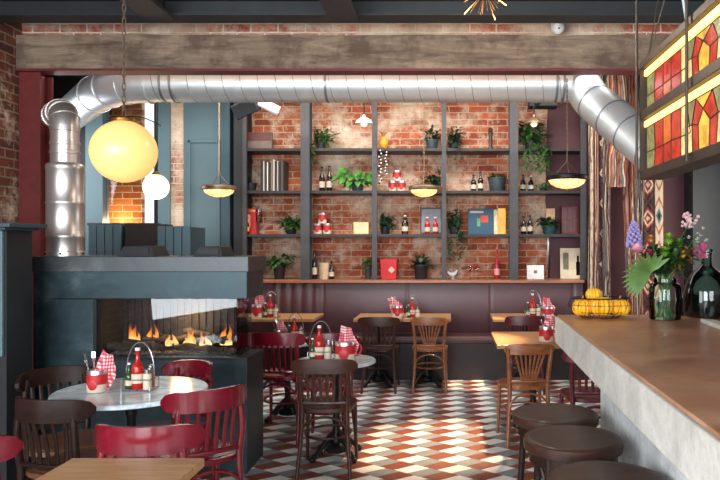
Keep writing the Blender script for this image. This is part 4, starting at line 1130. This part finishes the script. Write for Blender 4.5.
plant('small sprawling plant on the second shelf at the edge of the maroon wall', sx(543), SY, Z2, 'bush', m_potblack, .045, .05, .10, .1, 40, m_leafl, .05, .028, 0, 25)
# third shelf
m_redtin = M('red_tin', (178, 34, 34), .35, .2, .25, 18)
openbook('biscuit_tin', 'large red decorated tin on the third shelf next to the dark post', 'tin', sx(247), SY+.03, Z3, hpx(20), hpx(26), .12, m_redtin, 0, 0, None, [((.2, .25, .7, .75), M('tin_motif', (206, 150, 116), .5, 0, .5, 20), 'motif'), ((.05, .86, .95, .94), M('tin_gold', (190, 140, 70), .4, .5), 'band')])
bottle('yellow-labelled bottle in front of the red decorated tin', sx(249), SY-.1, Z3, hpx(17), .03, m_amber, M('label_yellow', (224, 176, 60), .5), group=GB)
t = thing('wine_glass', 'tall stemmed glass beside the red decorated tin on the third shelf', 'glass', (sx(260), SY-.05, Z3))
mb = MB(); mb.lathe([(.035, 0), (.006, .006), (.005, .12), (.03, .16), (.038, .22), (.034, .29)], 20, cap=False); mb.build('glass', m_glass, t)
plant('bushy round fern on the third shelf left of the thick upright', sx(291), SY, Z3, 'bush', m_potblack, .07, .08, .16, .13, 150, m_leaf, .06, .03, 0, 31)
pyramid(322.5, Z3, 'on the third shelf')
openbook('wooden_box', 'small cream box on the third shelf in front of the brick pier', 'box', sx(361.5), SY, Z3, hpx(15), hpx(12), .1, M('cream_box', (226, 196, 142), .5), 0, 0, None, [((.05, .08, .95, .92), M('cream_face', (236, 210, 160), .5), 'face')])
plant('dark bushy plant on the third shelf right of the thin second upright', sx(385), SY, Z3, 'bush', m_potblack, .06, .08, .11, .16, 110, m_leafd, .06, .035, 0, 32)
bottle('clear glass bottle on the third shelf left of the grey picture', sx(405), SY, Z3, hpx(19), .04, m_clearb, m_label, m_white, group=GB)
openbook('framed_picture', 'grey framed picture leaning behind two sauce bottles on the third shelf', 'picture', sx(431), SY+.08, Z3, hpx(22), hpx(27), .03, M('frame_dark', (62, 56, 58), .5), -4, 0, None, [((.06, .06, .94, .94), M('picture_grey', (132, 134, 142), .5), 'print')])
bottle('left red sauce bottle in front of the grey picture', sx(427.5), SY-.06, Z3, hpx(17), .032, m_ketchup, m_label, m_white, group=GB)
bottle('right red sauce bottle in front of the grey picture', sx(435.5), SY-.06, Z3, hpx(17), .032, m_ketchup, m_label, m_white, group=GB)
plant('long trailing plant hanging below the third shelf by the middle upright', sx(454), SY, Z3, 'bush', m_potblack, .06, .08, .12, .22, 100, m_leafd, .06, .035, 8, 33)
m_blue = M('book_blue', (26, 74, 98), .5, 0, .1)
openbook('cookbook', 'large blue cookbook with a round red motif facing out on the third shelf', 'book', sx(481), SY+.04, Z3, hpx(26), hpx(26), .03, m_blue, -5, 0, None, [((.5, .45, .78, .72), M('motif_red', (196, 64, 40), .5), 'motif'), ((.35, .3, .48, .62), M('motif_green', (92, 150, 110), .5), 'motif'), ((.08, .82, .6, .9), m_label, 'title_band')])
openbook('cookbook', 'pale patterned cookbook leaning next to the blue cookbook', 'book', sx(496), SY+.05, Z3, hpx(6), hpx(25), .03, M('book_pale', (222, 206, 170), .5, 0, .3, 40), -5)
openbook('gold_box', 'tall gold tin beside the cookbooks on the third shelf', 'tin', sx(502), SY+.04, Z3, hpx(8), hpx(26), .08, M('gold', (190, 140, 62), .35, .6), 0)
bottle('left dark bottle with pale label on the third shelf beside the maroon wall', sx(523.5), SY, Z3, hpx(18), .032, m_amber, group=GB)
bottle('right dark bottle with pale label on the third shelf beside the maroon wall', sx(530), SY, Z3, hpx(19), .032, m_amber, group=GB)
plant('bushy dark plant on the third shelf in front of the maroon wall', sx(549), SY, Z3, 'bush', m_potteal, .085, .10, .13, .10, 110, m_leafd, .06, .035, 0, 34)
openbook('candle_box', 'small lit cream candle box standing behind the bushy dark plant by the maroon wall', 'box', sx(551.5), SY+.1, Z3+.0, hpx(9), hpx(26), .06, M('candle_cream', (226, 176, 132), .5), 0)
openbook('lattice_box', 'red lattice fronted box on the third shelf beside the kilims', 'box', sx(570), SY+.04, Z3, hpx(17), hpx(28), .1, M('lattice_red', (98, 34, 32), .5), 0, 0, None, [((u, v, u+.26, v+.4), M('lattice_in%d%d' % (u*10, v*10), (74, 20, 22), .3), 'panel') for u in (.06, .37, .68) for v in (.07, .53)])
# ledge
LY = 8.2
def lx(px): return X_(px, LY)
def lh(n): return n*LY/F
GL = 'potted plants on the wooden ledge'
plant('dark plant on the ledge partly hidden behind the fireplace corner', lx(258), LY, ZL, 'bush', m_potblack, .05, .1, .085, .18, 60, m_leafd, .06, .035, 0, 41, GL)
plant('leafy plant in a black pot on the ledge left of the thick upright', lx(279.5), LY, ZL, 'bush', m_potblack, .07, .16, .15, .16, 70, m_leaf, .075, .04, 0, 42, GL)
GLB = 'bottles on the wooden ledge'
bottle('tall slim dark bottle on the ledge right of the thick upright', lx(314.5), LY, ZL, lh(29), .032, m_amber, group=GLB)
t = thing('glass_cup', 'cream cup on the ledge between the tall and the short bottle', 'cup', (lx(324), LY, ZL))
mb = MB(); mb.lathe([(.05, 0), (.055, .01), (.058, .19), (.05, .19), (.047, .02), (0, .02)], 22); mb.build('cup', M('cup_cream', (214, 190, 160), .4), t)
bottle('short dark bottle on the ledge next to the cream cup', lx(331.5), LY, ZL, lh(18), .03, m_amber, group=GLB)
plant('small potted succulent in a slate vase on the ledge beside the red box', lx(368), LY, ZL, 'bush', m_plug, .038, .15, .045, .13, 40, m_leaf, .05, .03, 0, 43, GL)
t = thing('red_box', 'red box with a white diamond on the ledge', 'box', (lx(389), LY, ZL))
w_ = lh(17)/2; h_ = lh(20)
mb = MB(); mb.add([(-w_*.86, -.06, 0), (w_*.86, -.06, 0), (w_*.86, .06, 0), (-w_*.86, .06, 0), (-w_, -.08, h_), (w_, -.08, h_), (w_, .08, h_), (-w_, .08, h_)], [(3, 2, 1, 0), (4, 5, 6, 7), (0, 1, 5, 4), (1, 2, 6, 5), (2, 3, 7, 6), (3, 0, 4, 7)]); mb.build('bucket', M('bucket_red', (200, 24, 34), .35, 0, .1), t, False, .006)
mb = MB(); mb.add([(.035, -.075, .07), (.075, -.0795, .11), (.035, -.084, .15), (-.005, -.0795, .11)], [(0, 1, 2, 3)]); mb.build('diamond', m_label, t, False)
plant('big palm-leaved plant in a black pot on the ledge', lx(421), LY, ZL, 'palm', m_potblack, .085, .17, .23, .2, 60, m_leafd, .12, .05, 0, 44, GL)
t = thing('bird_ornament', 'small white bird ornament on the ledge right of the palm-leaved plant', 'ornament', (lx(453), LY, ZL))
mb = MB(); mb.tube(catmull([(-.06, 0, .09), (-.03, 0, .06), (.01, 0, .06), (.035, 0, .085), (.05, 0, .115)], 4), [.004+.02*math.sin(PI*min(1, (i+2)/17)) for i in range(17)], 10); mb.lathe([(.03, 0), (.006, .01), (.005, .05)], 12); mb.build('body', m_white, t)
mb = MB(); mb.leaf((0, 0, .075), (-.6, -.5, .7), .08, .04, .1); mb.leaf((0, 0, .075), (-.6, .5, .7), .08, .04, .1); mb.build('wing', m_white, t)
for lab_, px in (('left pink tinted coupe glass on the ledge', 470), ('right pink tinted coupe glass on the ledge', 478)):
    t = thing('coupe_glass', lab_, 'glass', (lx(px), LY, ZL), 0, 'coupe glasses on the ledge')
    mb = MB(); mb.lathe([(.03, 0), (.005, .006), (.004, .09), (.035, .115), (.042, .15)], 18, cap=False); mb.build('glass', glass('pink_glass', (244, 206, 204), .02, 1.5), t)
bottle('slim red and pink bottle on the ledge left of the second thick upright', lx(497), LY, ZL, lh(32), .034, M('pinkred', (160, 34, 40), .25), M('pinklab', (226, 150, 150), .5), M('pinkcap', (214, 110, 110), .4), GLB, .45)
openbook('framed_card', 'small white framed card on the ledge right of the second thick upright', 'picture', lx(535.5), LY, ZL, lh(17), lh(14), .025, m_white, -8, 0, None, [((.06, .08, .94, .92), M('card_white', (226, 226, 222), .5), 'card'), ((.4, .4, .6, .62), M('card_mark', (120, 116, 112), .5), 'mark')])
openbook('canvas_print', 'cream print with dark bottle shapes leaning on the ledge by the kilims', 'picture', lx(573.5), LY+.08, ZL, lh(24), lh(31), .025, M('print_cream', (222, 206, 176), .5, 0, .15, 12), -6, 0, None, [((.66, .12, .82, .55), m_amber, 'bottle_motif'), ((.70, .55, .78, .75), m_amber, 'bottle_motif'), ((.12, .3, .35, .85), M('print_shadow', (120, 110, 90), .6, 0, .3, 20), 'figure_motif')])

# ------------------------------------------------------------ table-top sets
m_check = NT('gingham')
_o = m_check.sep(m_check.obj())
_q = lambda s: m_check.math('GREATER_THAN', m_check.math('FRACT', m_check.math('MULTIPLY', s, 55)), .5)
_a, _b = _q(m_check.math('ADD', _o[0], _o[1])), _q(_o[2])
m_check.set(Base_Color=m_check.ramp(m_check.math('MULTIPLY', m_check.math('ADD', _a, _b), .5), [(0, lin((236, 214, 212))), (.4, lin((214, 110, 120))), (.9, lin((186, 40, 60)))], 'CONSTANT'), Roughness=.9)
m_check = m_check.mat
def rack(label, x, y, z, s=1.0, rz=0):
    t = thing('condiment_rack', label, 'rack', (x, y, z), rz, 'wire condiment racks', s)
    mb = MB()
    for zz in (.006, .06):
        mb.tube([(.07*c_, .055*s_, zz) for c_, s_ in ((-1, -1), (1, -1), (1, 1), (-1, 1))], .0025, 5, True)
    for c_, s_ in ((-1, -1), (1, -1), (1, 1), (-1, 1)): mb.tube([(.07*c_, .055*s_, .003), (.07*c_, .055*s_, .06)], .0025, 5)
    for i in range(5): mb.tube([(-.07+.035*i, -.055, .006), (-.07+.035*i, .055, .006)], .002, 5)
    mb.build('basket', m_steelcut, t)
    mb = MB(); mb.tube(bez((-.07, 0, .06), (-.075, 0, .30), (.075, 0, .30), (.07, 0, .06), 18), .0032, 6); mb.build('handle', m_steelcut, t)
    return t
def jar(label, x, y, z, h=.07, r=.02, body=None, group='condiment jars'):
    t = thing('condiment_jar', label, 'jar', (x, y, z), 0, group)
    mb = MB(); mb.lathe([(r, 0), (r*1.02, .004), (r, h*.7), (r*.8, h*.8)], 14); mb.build('body', body or m_label, t)
    mb = MB(); mb.lathe([(r*.85, h*.78), (r*.88, h*.97), (r*.5, h)], 14); mb.build('lid', m_steelcut, t)
def napkin(label, x, y, z, s=1.0, lean=18, rz=0):
    t = MB()
    Mq = Matrix.Rotation(rad(lean), 4, 'Y')
    vv = []
    for j in range(7):
        h = j/6
        for i in range(9):
            u = i/8-.5; wd = .055+.035*h
            zz = h*.15+(.03 if i < 5 else -.03*(i-4)/2)*h
            vv.append((u*wd*2*(1-.25*h), .014*math.sin(u*9)*(.5+h)+.006, zz))
    vb = [(v[0]*.96, v[1]+.007, v[2]*.97) for v in vv]
    fs = [(j*9+i, j*9+i+1, (j+1)*9+i+1, (j+1)*9+i) for j in range(6) for i in range(8)]
    t.add(vv, fs, 0, Mq); t.add(vb, fs, 0, Mq)
    t.v = [v*s for v in t.v]
    o = t.build('napkin', m_check, None, True, 0, 70); o.location = (x, y, z); o.rotation_euler = (0, 0, rad(rz))
    tag(o, label, 'napkin', 'red gingham napkins')
def fork(label, x, y, z, lean, az, s=1.0):
    d = Vector((math.sin(rad(lean))*math.cos(rad(az)), math.sin(rad(lean))*math.sin(rad(az)), math.cos(rad(lean))))
    t = thing('fork', label, 'cutlery', (x, y, z), 0, 'cutlery in the tins', s)
    Mq = d.to_track_quat('Z', 'Y').to_matrix().to_4x4()
    mb = MB(); mb.tube([(0, 0, 0), (0, 0, .09), (0, 0, .15)], [.004, .003, .008], 6, flat=.4, M=Mq); mb.bb((-.011, -.0015, .148), (.011, .0015, .165), M=Mq); mb.build('handle', m_steelcut, t)
    mb = MB()
    for i in range(4): mb.tube([(-.009+.006*i, 0, .163), (-.009+.006*i, 0, .20)], .0017, 4, M=Mq)
    mb.build('tines', m_steelcut, t)
def tset(where, x, y, z, dxr, dxc, hr=1.0, hc=.12, rc=.05, extra=True, nap=18, dy=0, handle=False, yc=None):
    """a condiment rack with bottle and jars, and a tin holding cutlery and a napkin"""
    e = .009*hr
    rack('wire condiment rack with arched handle %s' % where, x+dxr, y+dy, z, hr)
    bottle('red sauce bottle in the wire rack %s' % where, x+dxr-.008*hr, y+dy-.012, z+e, .205*hr, .029*hr, m_ketchup, m_label, m_white, 'red sauce bottles', .38)
    bottle('small green bottle in the wire rack %s' % where, x+dxr-.048*hr, y+dy-.018, z+e, .13*hr, .019*hr, m_greenb, m_label, m_white, 'small green bottles', .4)
    jar('white jar in the wire rack %s' % where, x+dxr+.044*hr, y+dy-.022, z+e, .10*hr, .02*hr)
    jar('brown jar in the wire rack %s' % where, x+dxr+.042*hr, y+dy+.026, z+e, .115*hr, .019*hr, M('spice', (150, 96, 60), .4))
    yc = y if yc is None else yc
    t = can('red and white cutlery tin %s' % where, x+dxc, yc, z, hc, rc, 'cutlery tins')
    if handle:
        mb = MB(); mb.tube(bez((rc, 0, hc*.85), (rc+.06, 0, hc*.95), (rc+.06, 0, hc*.3), (rc, 0, hc*.25), 12), .006, 8); mb.build('handle', m_labelred, t)
    napkin('red gingham napkin sticking up from the tin %s' % where, x+dxc+.006, yc+.006, z+.03, 1.0*hc/.12, nap)
    if extra:
        fork('fork leaning left in the tin %s' % where, x+dxc-.012, yc-.015, z+.02, 14, 180, hc/.125)
        fork('fork standing upright in the tin %s' % where, x+dxc-.014, yc+.014, z+.02, 6, 150, hc/.125)
tset('on the large marble table', TA[0], TA[1]-.06, TA[2], .05, X_(97, TA[1])-TA[0]+.03, 1.03, .115, .048, True, 24, .05)
tset('on the middle marble table', TB[0], TB[1]-.04, TB[2], X_(322, TB[1])-TB[0], X_(346, TB[1])-TB[0], 1.15, .135, .068, False, 10, 0, True, TB[1]-.04)
tset('on the marble table behind the fireplace corner', TC[0], TC[1]-.02, TC[2], .07, -.07, 1.0, .10, .045, True, 10)
tset('on the oak table right of the fireplace', X_(266, 7.4), 7.4, .71, .055, -.09, 1.15, .14, .06, False, 14)
tset('on the oak tables by the banquette', X_(408, 7.4), 7.4, .71, .055, -.11, 1.0, .13, .055, True, -14)
tset('on the oak table beyond the bar end', X_(537, 7.4), 7.4, .71, -.04, .11, 1.2, .12, .065, False, 6)
xq = X_(547, 5.55)
can('red and white cutlery tin on the oak table closest to the bar', xq, 5.6, .71, .125, .056, 'cutlery tins')
napkin('red gingham napkin in the tin on the oak table closest to the bar', xq+.006, 5.606, .75, .95, 22)
fork('fork in the tin on the oak table closest to the bar', xq-.012, 5.59, .73, 10, 170)
fork('fork behind the napkin in the tin on the oak table closest to the bar', xq+.0, 5.615, .73, 4, 100)

# ------------------------------------------------------------ on the bar: squash basket, flowers, demijohn
ZT = 1.080
bxc, byc = X_(599, 3.96), 3.93
t = thing('wire_basket', 'black wire basket of yellow squashes on the end of the bar', 'basket', (bxc, byc, ZT))
mb = MB()
rr = .175
for z, r in ((.004, .10), (.035, .155), (.075, .18), (.112, .165)): mb.tube([(r*math.cos(2*PI*i/40), r*.62*math.sin(2*PI*i/40), z) for i in range(40)], .0015 if z < .1 else .0035, 6, True)
for i in range(18):
    a = 2*PI*i/18
    mb.tube([(r*math.cos(a), r*.62*math.sin(a), z) for r, z in ((.10, .004), (.155, .035), (.18, .075), (.165, .112))], .0013, 4)
mb.build('wire_frame', m_blackmetal, t)
m_squash = M('squash_yellow', (240, 172, 32), .4, 0, .15, 14)
m_stem = M('squash_stem', (150, 116, 60), .7)
SQ = [(-.104, -.020, .060, .058, 'yellow ribbed squash at the left of the wire basket'), (.0, -.034, .068, .068, 'large yellow ribbed squash in the front middle of the wire basket'), (.106, -.018, .060, .058, 'yellow ribbed squash at the right of the wire basket'), (-.04, .05, .06, .058, 'yellow ribbed squash at the back left of the wire basket'), (.055, .052, .058, .056, 'yellow ribbed squash at the back right of the wire basket'), (-.03, .03, .128, .046, 'yellow squash on top of the heap in the wire basket')]
for x, y, z, r, lab_ in SQ:
    q = thing('squash', lab_, 'squash', (bxc+x, byc+y, ZT+z), random.uniform(0, 40), 'squashes in the wire basket')
    mb = MB(); mb.ball((0, 0, 0), r, 1, 1, .92, 60, 14, fn=lambda d: (1-.16*abs(math.cos(6*math.atan2(d.y, d.x)))**5*math.hypot(d.x, d.y))*(1-.18*max(0, abs(d.z)-.75)*4)); mb.build('fruit', m_squash, q)
    mb = MB(); mb.tube([(0, 0, r*.75), (.002, 0, r*.95), (.008, .002, r*1.12)], [.008, .006, .005], 7); mb.build('stem', m_stem, q)
vx, vy = X_(665, 3.84), 3.84
t = thing('glass_vase', 'clear glass jar vase holding the bouquet on the bar', 'vase', (vx, vy, ZT))
R = .086; H = .225
mb = MB(); mb.lathe([(0, .004), (R*.95, .004), (R, .012), (R, .17), (R*.9, .195), (R*.72, .205), (R*.72, H), (R*.76, H+.004)], 32, cap=False); mb.build('glass', m_jar, t)
mb = MB(); mb.lathe([(0, .006), (R*.94, .006), (R*.955, .015), (R*.955, .11), (0, .11)], 32); mb.build('water', glass('vase_water', (226, 238, 226), .02, 1.33), t)
rn = random.Random(5)
def flower(label, px, py, dy, kind, mat, r=.03, cat='flower', stemdx=None):
    tip = P(px, py, 3.84+dy); tip.y = vy+dy
    a = rn.uniform(0, 2*PI); b = Vector((vx+.045*math.cos(a), vy+.045*math.sin(a), ZT+.012)); n_ = Vector((vx+.035*math.cos(a+2.5), vy+.035*math.sin(a+2.5), ZT+H))
    t = thing('flower_stem', label, cat, b, 0, 'flowers in the glass vase')
    path = catmull([Vector((0, 0, 0)), n_-b, (n_-b)*.45+(tip-b)*.55+Vector((0, 0, .01)), tip-b], 6)
    mb = MB(); mb.tube(path, .0035, 6); mb.build('stem', m_leaf, t)
    c = tip-b; mb = MB()
    if kind == 'spike':
        for i in range(60):
            h = i/60; q = c+Vector((0, 0, -.06+h*.15)); aa = i*2.4; d = Vector((math.cos(aa), math.sin(aa), .3)); rr_ = .036*(1-h*h*.8)
            mb.ball(q+d*rr_, .012*(1-h*.35), n=7, m=5)
    elif kind == 'rose':
        for i in range(34):
            aa = i*2.4; k = i/34; d = Vector((math.cos(aa)*k, math.sin(aa)*k, 1-k*.8)); mb.leaf(c+Vector((0, 0, -r*.3)), d, r*(.9+.4*k), r*.95, -.15+.3*k)
    elif kind == 'pom':
        for i in range(90):
            z = 1-2*(i+.5)/90; aa = i*2.4; rr_ = math.sqrt(1-z*z); d = Vector((rr_*math.cos(aa), rr_*math.sin(aa), z)); mb.leaf(c+d*r*.3, d, r*.8, r*.28, .1)
    elif kind == 'spray':
        for i in range(26):
            d = Vector((rn.uniform(-1, 1), rn.uniform(-1, 1), rn.uniform(-.8, 1.4)))*r; mb.tube([c+Vector((0, 0, -r)), c+d], .0012, 3); mb.ball(c+d, rn.uniform(.006, .011), n=7, m=5)
    elif kind == 'green':
        for i in range(150):
            k = rn.random(); q = path[int(8+k*(len(path)-9))]; d = Vector((rn.uniform(-1, 1), rn.uniform(-1, 1), rn.uniform(-.2, .9))); mb.leaf(q+d*.022, d, r*rn.uniform(.7, 1.3), r*.42, .3)
    elif kind == 'fan':
        for i in range(15):
            aa = -.2+2.5*i/14-.35; d = Vector((-math.cos(aa), -.25, math.sin(aa)-.45)); mb.leaf(c, d, .15+.03*math.sin(i*PI/14), .032, .22, nrm=(0, -1, .3))
    elif kind == 'daisy':
        for m_ in range(7):
            q = c+Vector((rn.uniform(-1, 1), rn.uniform(-1, 1), rn.uniform(-.5, 1)))*r
            for i in range(8): mb.leaf(q, (math.cos(i*.785), math.sin(i*.785)-.6, .4), .016, .009, 0)
    mb.build('bloom' if kind not in ('green', 'fan') else 'leaves', mat, t)
fm = lambda n, c: M(n, c, .6, 0, .2, 30)
flower('purple delphinium spike at the left of the bouquet', 634, 238, -.01, 'spike', fm('purple', (150, 138, 190)))
flower('pale pink rose at the left of the bouquet', 637, 250, -.10, 'rose', fm('pink', (226, 160, 178)), .05)
flower('magenta bloom below the pale pink rose', 649, 255, -.09, 'rose', fm('magenta', (130, 24, 66)), .042)
flower('orange bloom above the magenta bloom', 651, 238, 0, 'pom', fm('orange', (222, 140, 60)), .022)
flower('bright green pompom flower at the top of the bouquet', 669, 238, 0, 'pom', fm('lime', (134, 176, 44)), .034)
flower('lower bright green pompom flower in the middle of the bouquet', 665, 251, -.06, 'pom', fm('lime2', (120, 166, 40)), .03)
flower('green pompom flower at the right of the topmost one', 679, 243, .02, 'pom', fm('lime3', (96, 140, 40)), .03)
flower('white and pink daisy spray at the upper right of the bouquet', 696, 236, .02, 'daisy', fm('daisy', (238, 214, 204)), .05)
flower('tall pale blossom spray standing highest at the right', 690, 222, .04, 'spray', fm('blossom', (214, 176, 176)), .035)
flower('pink berry spray at the right of the bouquet', 700, 252, -.02, 'spray', fm('berry', (176, 70, 110)), .035)
flower('rust coloured leafy spray in the right half of the bouquet', 688, 252, -.03, 'green', fm('rust', (120, 84, 40)), .05)
flower('dark green foliage branch rising in the middle of the bouquet', 672, 246, .04, 'green', m_leaf, .06)
flower('dark green foliage branch at the right of the bouquet', 690, 258, .03, 'green', m_leafd, .06)
flower('dark green foliage branch at the left of the bouquet', 654, 252, .05, 'green', m_leafd, .06)
flower('dark green foliage branch at the front of the bouquet, right of the fan leaf', 676, 258, -.07, 'green', m_leaf, .06)
flower('dark green foliage branch at the back of the bouquet', 682, 240, .07, 'green', m_leafd, .06)
flower('small yellow bloom below the green pompoms', 683, 254, -.06, 'pom', fm('yellow', (206, 170, 60)), .02)
flower('white daisy spray low at the right of the bouquet', 703, 240, -.02, 'daisy', fm('daisy2', (230, 216, 206)), .04)
flower('broad fan palm leaf spreading out at the left of the vase', 651, 272, -.07, 'fan', M('fan_leaf', (92, 122, 62), .45, 0, .2, 20), .06, 'leaf')
dxq, dyq = X_(706, 3.98), 3.97
t = thing('demijohn', 'big dark green glass demijohn beside the bouquet vase', 'bottle', (dxq, dyq, ZT))
mb = MB(); mb.lathe([(.10, 0), (.118, .01), (.125, .06), (.125, .14), (.115, .19), (.08, .25), (.04, .28), (.028, .30), (.028, .365), (.034, .37), (.034, .385)], 36, cap=False); mb.build('glass', m_demi, t)
mb = MB(); mb.lathe([(.0, .004), (.11, .008), (.121, .06), (.121, .135), (0, .135)], 36); mb.build('liquid', M('dark_liquid', (14, 16, 18), .15, 0, 0), t)
t = thing('glass_jug', 'small clear glass jug between the vase and the demijohn', 'jug', (X_(688, 4.02), 4.02, ZT))
mb = MB(); mb.lathe([(.035, 0), (.04, .01), (.042, .11), (.03, .15), (.022, .17), (.026, .21)], 24, cap=False); mb.build('glass', m_jar, t)
